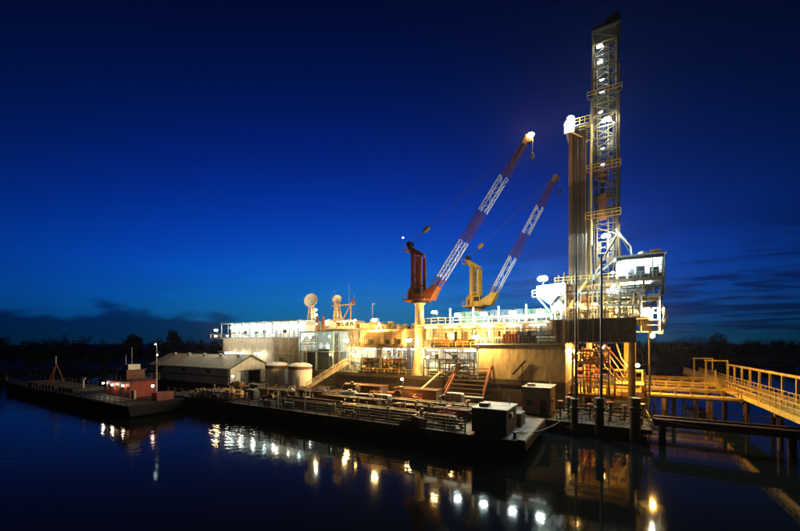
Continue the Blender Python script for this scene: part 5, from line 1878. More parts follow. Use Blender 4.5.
def cantilever():
    root = thing('cantilever_deck', (-2.5, 76, 12), 'dark brown cantilever box girder carrying the drill floor over the cellar', 'substructure')
    x0, x1, y0, y1, z0, z1 = -8.4, 3.1, 63.3, 88.5, 12.1, 15.75
    MB().box(x0, x1, y0, y0 + 1.2, z0, z1).build('girder', 'girder_brown', root)
    MB().box(x0, x1, y1 - 1.2, y1, z0, z1).build('girder', 'girder_brown', root)
    MB().box(x1 - 0.8, x1, y0 + 1.2, y1 - 1.2, z0 + 0.3, z1).build('end_girder', 'girder_brown', root)
    me = MB().box(-0.1, 0.1, -0.12, 0, 0, z1 - z0 - 0.4).mesh('stiffener', 'girder_brown')
    for k in range(7):
        piece('stiffener', me, (x0 + 0.5 + k * 1.75, y0, z0 + 0.2), root)
    MB().box(x0, x1, y0 - 0.22, y0 - 0.001, z1 - 0.22, z1).build('top_flange', 'girder_brown', root)
    MB().box(x0, x1, y0 - 0.22, y0 - 0.001, z0, z0 + 0.2).build('bottom_flange', 'girder_brown', root)
    MB().box(-9.0, 5.0, y0 + 0.3, 72.4, z1 + 0.002, z1 + 0.16).build('deck_grating', 'galv', root)
    MB().box(-9.0, 5.0, 79.5, y1, z1 + 0.002, z1 + 0.16).build('deck_grating', 'galv', root)
    rail(root, [(-9.0, y0 + 0.35, z1 + 0.16), (4.9, y0 + 0.35, z1 + 0.16)], 1.1, 0.04, 1.4, 'yellow')
    # legs down to the slot
    for x, y in ((2.6, 65), (2.6, 87)):
        MB().tube((x, y, -2), (x, y, z0), 0.5, 14).build('support_leg', 'yellow', root, True)
    MB().bar((2.6, 65.4, 2.0), (2.6, 76, 11.8), 0.28).build('leg_brace', 'yellow', root)
    MB().bar((2.6, 86.6, 2.0), (2.6, 76, 11.8), 0.28).build('leg_brace', 'yellow', root)
    # underside cross beams
    for y in (66.5, 70, 73.4, 78.6, 82):
        MB().box(x0 + 0.4, x1 - 0.9, y - 0.2, y + 0.2, z0 + 0.1, z0 + 0.8).build('cross_beam', 'yellow', root)
    return root


cantilever()


def substructure():
    root = thing('drill_floor', (-1, 76, 15.9), 'steel drill floor on trussed columns below the derrick', 'drill floor')
    z0 = 15.92
    x0, x1, y0, y1 = -8.8, 7.0, 69.2, 83
    for x in (-8.2, -3.6, 1.0, 4.4):
        for y in (70, 82):
            MB().bar((x, y, z0), (x, y, FL - 0.5), 0.34).build('column', 'yellow', root)
    for y in (70, 82):
        for a, b in ((-8.2, -3.6), (-3.6, 1.0), (1.0, 4.4)):
            MB().bar((a, y, z0 + 0.3), (b, y, FL - 0.7), 0.18).build('brace', 'mast_steel', root)
            MB().bar((b, y, z0 + 0.3), (a, y, FL - 0.7), 0.18).build('brace', 'mast_steel', root)
        MB().box(-8.4, 4.6, y - 0.15, y + 0.15, 19.2, 19.5).build('girt', 'yellow', root)
    MB().box(x0, x1, y0, y1, FL - 0.5, FL).build('floor_plate', 'galv', root)
    me = MB().box(-1.0, 1.0, -0.14, 0, -0.52, 0.05).mesh('edge_beam', 'mast_steel')
    for k in range(8):
        piece('edge_beam', me, (x0 + 1.0 + k * 1.97, y0 - 0.002, FL - 0.02), root)
    for k in range(9):
        MB().bar((-8.6 + k * 1.9, y0 - 0.2, 16.2), (-8.6 + k * 1.9, y0 - 0.2, FL - 0.5), 0.14).build('frame_post', 'steel_dark', root)
    for z in (17.6, 19.0, 20.8):
        MB().box(-8.8, 6.8, y0 - 0.3, y0 - 0.12, z, z + 0.16).build('frame_rail', 'steel_dark', root)
    rail(root, [(x0, y0 + 0.1, FL + 0.02), (0.8, y0 + 0.1, FL + 0.02)], 1.1, 0.04, 1.3, 'yellow')
    # machinery rooms inside the trusses
    for k in range(4):
        MB().box(-8.0 + k * 3.1, -5.1 + k * 3.1, 74.6, 79, z0 + 0.1, FL - 0.6).build('machine_room', ('brown_steel', 'galv', 'tan', 'blue_grey')[k], root)
        MB().box(-7.5 + k * 3.1, -6.6 + k * 3.1, 74.52, 74.6, z0 + 0.2, z0 + 2.2).build('door', 'steel_dark', root)
        MB().box(-6.2 + k * 3.1, -5.4 + k * 3.1, 74.52, 74.6, z0 + 2.6, z0 + 4.2).build('louvre', 'steel_dark', root)
    # drawworks and driller's gear on the floor
    MB().box(-8.0, -4.6, 79.5, 82.6, FL + 0.01, FL + 3.2).build('drawworks', 'brown_steel', root)
    MB().lathe([(1.1, -1.2), (1.1, 1.2)], (-1.5, 80.6, FL + 1.5), 16, (1, 0, 0)).build('drum', 'orange', root, True)
    for k in range(6):
        MB().tube((-8.2 + k * 0.9, 69.6, FL), (-8.2 + k * 0.9, 69.6, FL + 1.6 + 0.5 * (k % 3)), 0.12, 8).build('mouse_hole', 'pipe_brown', root, True)
    # second level on the right, hung below the doghouse
    MB().box(-0.6, 7.0, 69.0, 80, 19.55, 19.75).build('lower_landing', 'galv', root)
    rail(root, [(-0.5, 69.1, 19.75), (6.9, 69.1, 19.75), (6.9, 79.5, 19.75)], 1.1, 0.04, 1.2, 'galv')
    for x in (6.8, 3.2):
        MB().bar((x, 69.2, 19.75), (x, 69.2, FL - 0.5), 0.2).build('hanger', 'galv', root)
    MB().bar((6.8, 70, 19.5), (3.0, 70, 16.2), 0.25).build('bracket', 'mast_steel', root)
    MB().bar((6.8, 80, 19.5), (3.0, 80, 16.2), 0.25).build('bracket', 'mast_steel', root)
    # plant on the lower landing
    MB().box(2.0, 4.4, 71, 73, 19.76, 21.3).build('accumulator', 'steel_dark', root)
    for k in range(6):
        MB().tube((-0.2 + k * 0.34, 70.4, 19.76), (-0.2 + k * 0.34, 70.4, 21.4), 0.14, 8).build('bottle', 'white', root, True)
    # stair from the cantilever deck up to the floor
    for k in range(14):
        MB().box(-1.7 + 0.28 * k - 6, -1.4 + 0.28 * k - 6, 68.2, 69.0, z0 + 0.2 + k * 0.46, z0 + 0.26 + k * 0.46).build('tread', 'galv', root)
    MB().bar((-7.8, 68.2, z0 + 0.1), (-3.7, 68.2, FL), 0.08, 0.25).build('stringer', 'yellow', root)
    MB().bar((-7.8, 69.0, z0 + 0.1), (-3.7, 69.0, FL), 0.08, 0.25).build('stringer', 'yellow', root)
    # standpipes climbing in front
    for k, x in enumerate((-6.6, -5.9, -5.2, -2.9, -2.4, -1.9, 0.2)):
        MB().tube((x, 69.0 - 0.3, 12.6), (x, 69.0 - 0.3, FL + (6 if k in (3, 4) else 0.5)), 0.1, 8).build('standpipe', 'mast_steel' if k % 2 else 'pipe_brown', root, True)


substructure()


def separator():
    root = thing('shale_chute', (-8.4, 71, 15.9), 'white lit shale chute tapering downward with platform beside the drill floor', 'chute')
    MB().prism([(-11.4, 22.0), (-6.9, 22.3), (-6.9, 15.93), (-8.4, 15.93), (-9.2, 18.6), (-11.4, 20.4)], 'y', 66.6, 69.0).build('chute_body', 'white', root)
    for k in range(4):
        MB().box(-10.9 + k * 1.05, -10.75 + k * 1.05, 66.48, 66.6, 20.3 - (0 if k < 2 else 1.6), 21.9).build('stiffener', 'white', root)
    MB().box(-11.9, -6.9, 65.4, 66.4, 20.0, 20.12).build('platform', 'galv', root)
    rail(root, [(-11.9, 65.5, 20.12), (-6.9, 65.5, 20.12)], 1.05, 0.05, 0.9, 'white')
    MB().bar((-11.3, 66.5, 20), (-9.4, 67.2, 17.6), 0.16).build('knee_brace', 'white', root)
    MB().bar((-11.3, 68.8, 20), (-9.4, 68.8, 17.6), 0.16).build('knee_brace', 'white', root)
    MB().path([(-7.6, 66.3, 19), (-7.2, 65.6, 17), (-7.8, 64.2, 13.0)], 0.24).build('flow_hose', 'white', root, True)
    MB().tube((-8.6, 66.1, 17.0), (-7.2, 66.1, 17.0), 0.55, 12).build('drain_pot', 'steel_dark', root, True)
    MB().bar((-9.0, 66.3, 18.4), (-7.4, 66.3, 20.4), 0.3).build('dark_strut', 'steel_dark', root)


separator()
lamp('big cool star floodlight over the white shale chute', (-9.9, 63.4, 22.7), COOL, 420, 0.46, base=(-10.1, 65.6, 20.1))


def doghouse():
    root = thing('doghouse', (3.8, 75, FL), 'brightly lit open fronted doghouse with flat roof on the drill floor', 'building')
    x0, x1, y0, y1, zt = 0.6, 7.1, 70.0, 79, 26.2
    me = MB().box(-0.53, 0.53, -0.05, 0.05, 0, zt - FL).mesh('back_panel', 'white')
    for k in range(6):
        piece('back_panel', me, (x0 + 0.54 + k * 1.08, y0 + 3.2, FL), root)
    MB().box(x0, x1, y0 + 3.3, y1, FL, zt).build('cabin_core', 'white', root)
    MB().box(x0 - 0.4, x1 + 0.3, y0 - 0.4, y1 + 0.2, zt, zt + 0.22).build('roof', 'galv', root)
    me = MB().box(-0.1, 0.1, -0.1, 0.1, 0, zt - FL).mesh('post', 'galv')
    for x in (x0 + 0.2, 3.4, 5.6, x1 - 0.15):
        piece('post', me, (x, y0, FL), root)
    MB().bar((x0 - 0.2, y0, zt + 0.1), (x0 - 3.8, y0 + 0.4, FL + 0.2), 0.25, 0.3).build('slanted_wing', 'galv', root)
    rail(root, [(x0 + 0.3, y0 - 0.1, FL + 0.02), (x1, y0 - 0.1, FL + 0.02), (x1, y1, FL + 0.02)], 1.1, 0.04, 1.1, 'galv')
    for k in range(4):
        MB().box(x0 + 0.2 + k * 1.7, x0 + 1.5 + k * 1.7, y0 - 0.06, y0 - 0.01, FL + 0.05, FL + 0.7).build('kick_panel', 'steel_dark', root)
    for x in (1.7, 2.6, 4.5, 6.3):
        MB().bar((x, y0 + 0.05, FL), (x, y0 + 0.05, zt), 0.11).build('mullion', 'steel_dark', root)
    MB().box(x0, x1, y0 - 0.12, y0 + 0.05, zt - 0.5, zt - 0.002).build('fascia', 'steel_dark', root)
    MB().bar((x0, y0 - 0.02, FL + 2.0), (x1, y0 - 0.02, FL + 2.0), 0.1).build('transom', 'steel_dark', root)
    for k in range(5):
        MB().path([(x1 + 0.15, y0 + 0.5 + k * 1.6, FL - 2.8), (x1 + 0.15, y0 + 0.5 + k * 1.6, zt + 0.1)], 0.07).build('cable_pipe', 'steel_dark', root)
    # control cabinets
    for x, w, h in ((2.7, 0.9, 2.1), (4.0, 1.1, 2.2), (5.9, 1.2, 1.9)):
        c = MB().box(x - w / 2, x + w / 2, y0 + 1.0, y0 + 1.8, FL, FL + h).build('cabinet', 'steel_dark', root)
        MB().box(x - w / 2 + 0.1, x + w / 2 - 0.1, y0 + 0.96, y0 + 1.0, FL + h - 0.8, FL + h - 0.2).build('gauge_panel', 'glass_dark', c)
    # roof gear
    MB().lathe([(0.8, 0), (0.85, 0.4), (0.6, 0.8), (0.1, 1.0)], (4.4, 72.4, zt + 0.22), 14).build('ventilator', 'white', root, True)
    MB().tube((5.4, 72.2, zt + 0.75), (6.8, 72.2, zt + 0.75), 0.5, 12).build('air_tank', 'crane_yellow', root, True)
    MB().box(5.5, 6.7, 71.9, 72.5, zt + 0.22, zt + 0.4).build('tank_saddle', 'steel_dark', root)
    MB().path([(0.6, 72.5, 31.8), (2.8, 72.5, 28.4), (2.9, 72.5, zt + 0.2)], 0.16).build('gooseneck_pipe', 'white', root, True)


doghouse()
lamp('cool star floodlight under the doghouse roof', (2.2, 70.9, 24.7), COOL, 420, 0.36, arm=0.0)
tube_lamp('long cool lamp tube inside the doghouse over the cabinets', (3.0, 72.4, 25.9), (6.6, 72.4, 25.9), COOL, 45, 0.2)
lamp('small bluish lamp on the drill floor rail at the doghouse wing', (0.1, 69.1, 23.7), COOL, 120, 0.18, base=(0.1, 69.35, FL), name='deck_lamp')
tube_lamp('cool lamp tube under the drill floor over the accumulator', (1.0, 70.6, 21.85), (5.4, 70.6, 21.85), COOL, 40, 0.2)
tube_lamp('cool lamp tube under the lower landing', (0.8, 70.6, 19.4), (2.6, 70.6, 19.4), COOL, 60, 0.26)
lamp('warm lamp inside the substructure trusses', (-2.6, 73.5, 19.0), WARM, 360, 0.26, arm=0.0, name='deck_lamp')
lamp('warm lamp low on the cantilever deck behind the standpipes', (0.6, 72.0, 17.6), WARM, 300, 0.24, base=(0.6, 72.3, 15.9), name='deck_lamp')


def side_tower():
    root = thing('service_tower', (5.2, 70, 14), 'brightly lit service cage with hoses on the cantilever corner', 'tower')
    x0, x1, y0, y1, z0, z1 = 4.0, 6.4, 68.8, 71.2, 13.8, 19.4
    for x in (x0, x1):
        for y in (y0, y1):
            MB().bar((x, y, z0), (x, y, z1), 0.2).build('post', 'white', root)
    for z in (z0, 15.6, 17.5):
        MB().box(x0 - 0.1, x1 + 0.1, y0 - 0.1, y1 + 0.1, z, z + 0.14).build('landing', 'galv', root)
    for z in (14.8, 16.7, 18.6):
        MB().box(x0 - 0.02, x1 + 0.02, y0 - 0.14, y0 - 0.06, z, z + 0.1).build('guard_rail', 'white', root)
    MB().lathe([(0.62, 0), (0.7, 0.3), (0.7, 3.6), (0.3, 4.1)], (5.0, 70.2, 13.94), 14).build('vessel', 'white', root, True)
    MB().bar((3.0, 70, 13.9), (4.1, 70, 13.9), 0.3).build('tie_beam', 'galv', root)
    MB().bar((3.0, 71, 15.7), (4.1, 71, 15.7), 0.3).build('tie_beam', 'galv', root)
    for k in range(3):
        MB().path([(6.3 + 0.1 * k, 69.6, 19.0), (7.0 + 0.25 * k, 69.4, 16.4), (6.4 + 0.2 * k, 69.3, 13.6), (5.2, 69.2, 13.9)], 0.1).build('hose', 'cream', root, True)
    MB().tube((4.9, 66.2, -2), (4.9, 66.2, 14.2), 0.13, 8).build('guide_pole', 'galv', root, True)
    MB().bar((4.9, 66.2, 13.9), (4.9, 69.0, 13.9), 0.16).build('pole_bracket', 'galv', root)


side_tower()
lamp('warm white lamp at the top of the service cage', (5.3, 68.3, 17.0), (1, 0.85, 0.55), 420, 0.26, arm=0.5, name='deck_lamp')
lamp('sodium lamp hanging under the service cage over the walkways', (5.4, 68.4, 13.2), SODIUM, 420, 0.34, arm=0.8, name='deck_lamp')


# ---- the derrick
def derrick():
    root = thing('derrick', (-1.5, 76, FL), 'tall lattice drilling mast with lamps up its middle and dark crown block', 'derrick')
    z0, z1 = FL, 68.4
    bays = 21

    def cor(f, k):
        xl = -3.9 + 1.0 * f
        xr = 0.85 - 0.05 * f
        yn = 74.0 + 0.25 * f
        yf = 78.4 - 0.4 * f
        return Vector(((xl, xr, xr, xl)[k], (yn, yn, yf, yf)[k], z0 + (z1 - z0) * f))
    for k in range(4):
        for s in range(3):
            MB().bar(cor(s / 3, k), cor((s + 1) / 3, k), 0.36 - 0.04 * s).build('leg', 'mast_steel', root)
    for i in range(bays):
        f0, f1 = i / bays, (i + 1) / bays
        for k in range(4):
            j = (k + 1) % 4
            if k == 0 and i < 4:
                continue   # V door opening in the front
            MB().bar(cor(f1, k), cor(f1, j), 0.17).build('girt', 'mast_steel', root)
            a, b = (k, j) if i % 2 else (j, k)
            MB().bar(cor(f0, a), cor(f1, b), 0.13).build('diagonal', 'mast_steel', root)
            if k in (1, 2, 3) or i > 9:
                MB().bar(cor(f0, b), cor(f1, a), 0.1).build('diagonal', 'mast_steel', root)
    # inner guide rails, ladder and stand pipe
    for x in (-2.4, -0.6):
        MB().bar((x, 77.4, z0), (x, 77.4, z1), 0.22).build('guide_rail', 'mast_steel', root)
    m = MB()
    for s in (0.35, 0.75):
        m.tube((s - 0.2, 78.7, z0), (s - 0.2, 78.7, z1), 0.05, 5)
    for k in range(110):
        m.bar((0.15, 78.7, z0 + 0.4 + k * 0.42), (0.55, 78.7, z0 + 0.4 + k * 0.42), 0.05)
    m.build('ladder', 'galv', root)
    MB().tube((1.15, 75.2, z0), (1.15, 75.2, 62), 0.13, 8).build('stand_pipe', 'pipe_brown', root, True)
    MB().tube((-3.2, 73.75, z0), (-3.2, 73.75, 51.6), 0.16, 8).build('stand_pipe', 'yellow', root, True)
    # mid platforms
    for z, d in ((34.5, 0.5), (43.0, 0.5), (56.2, 0.7)):
        f = (z - z0) / (z1 - z0)
        a, c = cor(f, 0), cor(f, 2)
        MB().box(a.x - d, c.x + d, a.y - d, a.y - 0.25, z, z + 0.12).build('platform', 'orange' if z < 45 else 'steel_dark', root)
        m = MB()
        for h in (0.55, 1.1):
            m.bar((a.x - d, a.y - d, z + 0.12 + h), (c.x + d, a.y - d, z + 0.12 + h), 0.07)
        for k in range(5):
            x = a.x - d + k * (c.x - a.x + 2 * d) / 4
            m.bar((x, a.y - d, z + 0.12), (x, a.y - d, z + 1.2), 0.07)
        m.build('platform_rail', 'yellow', root)
    # wind wall panels mid height and near the crown
    for z in (57.2, 58.9):
        f = (z - z0) / (z1 - z0)
        for k in range(3):
            MB().box(-2.9 + k * 1.2, -1.75 + k * 1.2, 78.25, 78.33, z - 1.2, z + 0.4).build('wind_panel', 'steel_dark', root)
    # service hoses, cable tray and dark cladding of the far face
    for k, x in enumerate((0.2, 0.45, -2.9, -2.6)):
        MB().tube((x, 77.9, z0), (x, 77.9, 55 + 3 * k), 0.09, 6).build('service_hose', 'rubber' if k % 2 else 'pipe_brown', root, True)
    MB().bar((-3.5, 76.0, z0), (-2.7, 76.0, 66), 0.3, 0.1).build('cable_tray', 'brown_steel', root)
    for k in range(13):
        z = 26 + k * 3.1
        if k in (2, 5, 8, 11):
            continue
        MB().box(-3.1, -1.7, 78.5, 78.56, z, z + 2.2).build('wind_panel', 'brown_steel', root)
        MB().box(-0.9, 0.5, 78.5, 78.56, z + 0.6, z + 2.6).build('wind_panel', 'brown_steel', root)
    # travelling block and hook
    blk = MB().lathe([(0.3, 0), (0.75, 0.4), (0.8, 1.8), (0.35, 2.3)], (-1.5, 76, 41.5), 14).build('travelling_block', 'orange', root, True)
    MB().tube((-1.5, 76, 39.3), (-1.5, 76, 41.6), 0.3, 10).build('hook', 'steel_dark', blk)
    MB().box(-2.1, -0.9, 75.5, 76.5, 34.8, 39.4).build('top_drive', 'orange', root)
    for dx in (-0.45, -0.15, 0.15, 0.45):
        MB().tube((-1.5 + dx, 76, 43.6), (-1.5 + dx, 76, 68.4), 0.04, 5).build('drill_line', 'rope', root)
    # water table and crown
    MB().box(-3.3, 1.3, 73.6, 78.6, z1, z1 + 0.3).build('water_table', 'steel_dark', root)
    MB().prism([(-1.1, z1 + 0.3), (1.25, z1 + 0.3), (1.25, 70.6), (0.3, 70.8), (-0.6, 70.4), (-1.1, 69.6)], 'y', 74.4, 77.6).build('crown_block', 'steel_dark', root)
    for k in range(4):
        MB().lathe([(0.8, -0.07), (0.72, 0), (0.8, 0.07)], (-1.9, 75 + k * 0.6, z1 + 0.9), 16, (0, 1, 0)).build('crown_sheave', 'steel_dark', root, True)
    rail(root, [(-3.3, 73.65, z1 + 0.3), (-1.1, 73.65, z1 + 0.3)], 1.1, 0.05, 0.7, 'steel_dark')
    # A legs at the base, raked struts
    MB().bar((1.0, 73.6, 31.2), (3.4, 74.2, 26.5), 0.22).build('back_strut', 'white', root)
    MB().bar((0.9, 74.0, 31.4), (-3.4, 71.0, FL), 0.3).build('front_strut', 'mast_steel', root)
    MB().bar((0.9, 74.0, 31.4), (1.6, 71.0, FL), 0.3).build('front_strut', 'mast_steel', root)
    return root


derrick()
lamp('brightest cool floodlight on the front of the mast above the doghouse', (-0.9, 73.1, 30.9), COOL, 560, 0.42, arm=0.7, name='mast_lamp', gain=0.55)
for p, pw, r in (((-1.9, 74.0, 65.4), 380, 0.36), ((-1.9, 75.0, 63.2), 300, 0.3), ((-1.6, 75.4, 60.2), 180, 0.24), ((-1.6, 75.4, 58.0), 160, 0.24), ((-1.8, 75.4, 54.3), 120, 0.2), ((-1.5, 77.2, 48.4), 60, 0.2), ((-1.5, 77.2, 45.4), 60, 0.2), ((-1.5, 77.2, 38.0), 60, 0.2)):
    lamp('cool mast lamp in the middle of the derrick lattice', p, COOL, pw, r * 0.8, arm=0.6, group='lamps up the middle of the mast', name='mast_lamp', gain=0.16)
lamp('large cool floodlight beside the racking board on the mast front', (-0.8, 73.6, 51.6), COOL, 520, 0.42, arm=0.4, name='mast_lamp', gain=0.3)


def racking_board():
    root = thing('racking_board', (-5.4, 75.2, 52), 'small fingerboard platform with rails at the top of the racked pipe stands', 'platform')
    x0, x1, y0, y1, z = -7.5, -3.4, 72.6, 78.0, 51.5
    MB().box(x0, x1, y0, y0 + 0.5, z, z + 0.18).build('walk_board', 'galv', root)
    MB().box(x0, x0 + 0.4, y0 + 0.5, y1, z, z + 0.18).build('walk_board', 'galv', root)
    for k in range(6):
        MB().bar((x0 + 0.4, y0 + 0.95 + k * 0.85, z + 0.1), (x1, y0 + 0.95 + k * 0.85, z + 0.1), 0.12).build('finger', 'yellow', root)
    MB().bar((x1 - 0.1, y0, z + 0.1), (x1 - 0.1, y1, z + 0.1), 0.2).build('back_beam', 'yellow', root)
    rail(root, [(x1, y0 + 0.05, z + 0.18), (x0, y0 + 0.05, z + 0.18), (x0, y1, z + 0.18)], 1.15, 0.05, 0.8, 'yellow')
    MB().box(x0 - 0.1, x0 + 1.6, y0 - 0.08, y0, z - 0.9, z + 1.0).build('wind_screen', 'white', root)
    MB().bar((x0 + 0.2, y0 + 0.3, z), (x1, 74.2, z - 2.6), 0.16).build('knee_brace', 'yellow', root)


racking_board()
lamp('cool floodlight on the outer corner of the racking board', (-6.5, 72.1, 52.9), COOL, 460, 0.36, base=(-6.5, 72.65, 51.68), name='mast_lamp', gain=0.3)


def stands():
    r = random.Random(17)
    me = {}
    for mt in ('pipe_brown', 'stand_steel'):
        me[mt] = MB().lathe([(0.1, 0), (0.105, 9.4), (0.13, 9.45), (0.13, 9.9), (0.105, 9.95), (0.105, 19), (0.13, 19.05), (0.13, 19.5), (0.105, 19.55), (0.1, 29.6)], (0, 0, 0), 7).mesh('pipe_stand', mt, True)
    for j in range(5):
        for i in range(11):
            o = bpy.data.objects.new('pipe_stand', me[r.choice(['stand_steel', 'stand_steel', 'stand_steel', 'stand_steel', 'pipe_brown'])])
            COL.objects.link(o)
            o.location = (-6.85 + i * 0.275 + r.uniform(-.03, .03), 73.9 + j * 0.85 - 0.1 + r.uniform(-.02, .02), FL + 0.005)
            o.scale = (r.uniform(0.85, 1.3),) * 2 + (r.uniform(0.985, 1.012),)
            tag(o, 'tall stand of drill pipe racked upright beside the mast', 'pipe', 'drill pipe stands racked beside the mast')


stands()


# ---- cellar under the cantilever
def bop():
    x, y = -3.6, 74.5
    root = thing('blowout_preventer', (x, y, 2), 'red blowout preventer stack hanging in the lit cellar', 'wellhead')
    MB().lathe([(0.45, -3), (0.45, 4.4)], (x, y, 0), 14).build('conductor', 'brown_steel', root, True)
    z = 4.4
    for h, r_ in ((0.9, 0.75), (1.3, 1.0), (1.3, 1.0), (1.5, 0.95)):
        MB().lathe([(r_ * 0.7, 0), (r_, 0.12), (r_, h - 0.22), (r_ * 0.7, h - 0.1)], (x, y, z), 16).build('body', 'red', root, True)
        MB().lathe([(r_ * 1.12, 0), (r_ * 1.12, 0.1)], (x, y, z + h - 0.1), 16).build('flange', 'orange', root, True)
        if r_ == 1.0:
            for s in (-1, 1):
                MB().tube((x + s * 0.9, y, z + 0.55), (x + s * 2.0, y, z + 0.55), 0.36, 10).build('ram_bonnet', 'red', root, True)
        z += h
    MB().tube((x, y, z), (x, y, 12.2), 0.5, 12).build('riser', 'orange', root, True)
    for s in (-1, 1):
        MB().tube((x + s * 0.7, y - 0.8, 3), (x + s * 0.7, y - 0.8, 11), 0.09, 8).build('choke_line', 'yellow', root, True)
    MB().bar((x - 2.7, y, 4.2), (x + 6.0, y, 4.2), 0.4).build('spider_beam', 'yellow', root)


bop()


def cellar_deck():
    root = thing('cellar_deck', (1, 72, 2), 'yellow grated cellar deck with rails below the cantilever', 'platform')
    x0, x1, y0, y1, z = -6.3, 4.6, 66.8, 80, 3.6
    MB().box(x0, -2.0, y0, y1, z - 0.15, z).build('grating', 'yellow', root)
    MB().box(-1.9, x1, y0, y1, z - 0.15, z).build('grating', 'yellow', root)
    for y in (y0 + 0.1, (y0 + y1) / 2, y1 - 0.1):
        MB().box(x0, x1, y - 0.12, y + 0.12, z - 0.6, z - 0.152).build('beam', 'yellow', root)
    for x in (-4.5, 0, 4.2):
        for y in (y0 + 0.2, y1 - 0.2):
            MB().tube((x, y, -2), (x, y, z - 0.6), 0.22, 10).build('pile', 'yellow', root, True)
    rail(root, [(-5, y0 + 0.1, z), (x1 - 0.1, y0 + 0.1, z), (x1 - 0.1, y1, z)], 1.15, 0.05, 1.1, 'yellow')
    # upper cellar frame on the right
    for x in (0.4, 4.4):
        for y in (67.2, 73):
            MB().bar((x, y, z), (x, y, 7.4), 0.2).build('frame_post', 'yellow', root)
    for z2 in (5.3, 7.3):
        MB().box(0.3, 4.5, 67.1, 67.3, z2, z2 + 0.2).build('frame_beam', 'yellow', root)
        MB().box(0.3, 4.5, 72.9, 73.1, z2, z2 + 0.2).build('frame_beam', 'yellow', root)
    MB().box(0.3, 4.5, 67.35, 72.85, 5.4, 5.5).build('upper_grating', 'yellow', root)
    rail(root, [(0.4, 67.3, 5.5), (4.4, 67.3, 5.5)], 1.1, 0.05, 0.9, 'yellow')
    for k in range(4):
        MB().path([(-2.6 + k * 0.5, 70 + k * 0.6, 11.9), (-1.0 + k * 0.9, 70 + k * 0.4, 8.0), (1.0 + k * 0.5, 69 + k * 0.5, 5.6)], 0.11).build('choke_hose', 'orange' if k % 2 else 'cream', root, True)
    for k in range(5):
        MB().tube((-6 + k * 0.5, 67.6, z), (-6 + k * 0.5, 67.6, z + 1.2 + 0.25 * k), 0.12, 8).build('stub_pipe', 'pipe_pale', root, True)
    MB().path([(3.0, 68.5, 12.0), (2.6, 68.4, 9.0), (1.6, 68.2, 6.2)], 0.16).build('flow_line', 'cream', root, True)
    MB().path([(0.6, 70.2, 12.0), (1.3, 70.2, 9.5), (2.6, 70.2, 7.4)], 0.12).build('flow_line', 'cream', root, True)


cellar_deck()
lamp('yellow cellar lamp on the lit end wall of the hull', (-6.0, 70.5, 10.6), WARM, 420, 0.3, arm=0.0, name='cellar_lamp')
lamp('yellow cellar lamp deep behind the red stack', (-5.4, 81, 8.8), WARM, 420, 0.3, arm=0.0, name='cellar_lamp')
lamp('warm cellar lamp under the cantilever above the red stack', (-1.4, 72.4, 11.4), WARM, 320, 0.26, arm=0.0, name='cellar_lamp')
lamp('warm cellar lamp low on the yellow cellar frame', (3.6, 70.0, 8.4), WARM, 420, 0.26, arm=0.0, name='cellar_lamp')


pipe_rack('pipe_rack', -8.0, 3.8, 68.0, 70.6, 15.92, (18.0, 20.4), 34, 'dense pipe rack with valves filling the substructure front', 51, ('mast_steel', 'yellow', 'pipe_pale', 'cream'))
pipe_rack('pipe_rack', -5.8, -0.4, 67.4, 70.8, 3.6, (6.2, 8.6, 10.8), 26, 'pipe rack with valves in the lit cellar before the red stack', 52, ('yellow', 'orange', 'pipe_pale', 'cream'))
for k, x in enumerate((-6.5, -5.9, -5.2, -4.5, -3.2, -2.5)):
    o = MB().tube((x, 62.85, 12.0), (x, 62.85, 16.4 + (k * 7 % 5) * 1.3), 0.1, 8).bar((x, 62.85, 13.0), (x, 63.3, 13.0), 0.12).bar((x, 62.85, 15.2), (x, 63.3, 15.2), 0.12).build('riser_pipe', 'pipe_pale' if k % 2 else 'pipe_brown', None, True)
    tag(o, 'upright riser pipe clamped to the dark cantilever girder', 'pipe', 'riser pipes clamped to the girder')
lamp('warm lamp on the substructure front between the standpipes', (-5.2, 67.4, 18.6), WARM, 160, 0.24, base=(-5.2, 67.8, 15.92), name='deck_lamp')
lamp('cool lamp under the drill floor edge at the doghouse side', (0.2, 67.8, 21.3), COOL, 160, 0.22, arm=1.2, name='deck_lamp')


# ------------------------------------------------------------------ walkways and gangway to the right
def cross_walk(y, x0, x1, label):
    root = thing('cross_walkway', ((x0 + x1) / 2, y, 0), label, 'walkway')
    z = 4.0
    for s in (-0.7, 0.7):
        MB().box(x0, x1, y + s - 0.1, y + s + 0.1, z - 0.45, z - 0.002).build('girder', 'yellow', root)
    n = int((x1 - x0) / 1.5)
    w = (x1 - x0) / n
    me = MB().box(-w / 2 + 0.02, w / 2 - 0.02, -0.75, 0.75, 0, 0.06).mesh('grating', 'yellow')
    for i in range(n):
        piece('grating', me, (x0 + w * (i + 0.5), y, z), root)
    rail(root, [(x0, y - 0.75, z + 0.06), (x1, y - 0.75, z + 0.06)], 1.1, 0.05, 1.8, 'yellow')
    rail(root, [(x0, y + 0.75, z + 0.06), (x1, y + 0.75, z + 0.06)], 1.1, 0.05, 1.8, 'yellow')
    MB().tube((x0, y - 1.0, z - 0.2), (x1, y - 1.0, z - 0.2), 0.16, 8).build('pipeline', 'pipe_pale', root, True)
    for x in (x0 + 3.5, x1 - 1.6):
        MB().tube((x, y, -2), (x, y, z - 0.45), 0.25, 10).build('pile', 'brown_steel', root, True)


cross_walk(69.2, 4.7, 15.8, 'yellow cross walkway meeting the gangway at its dark joint')
cross_walk(80.0, 4.7, 15.8, 'yellow cross walkway between two others toward the rig')
cross_walk(91.5, 6.2, 15.8, 'yellow cross walkway ending at the gangway portal')


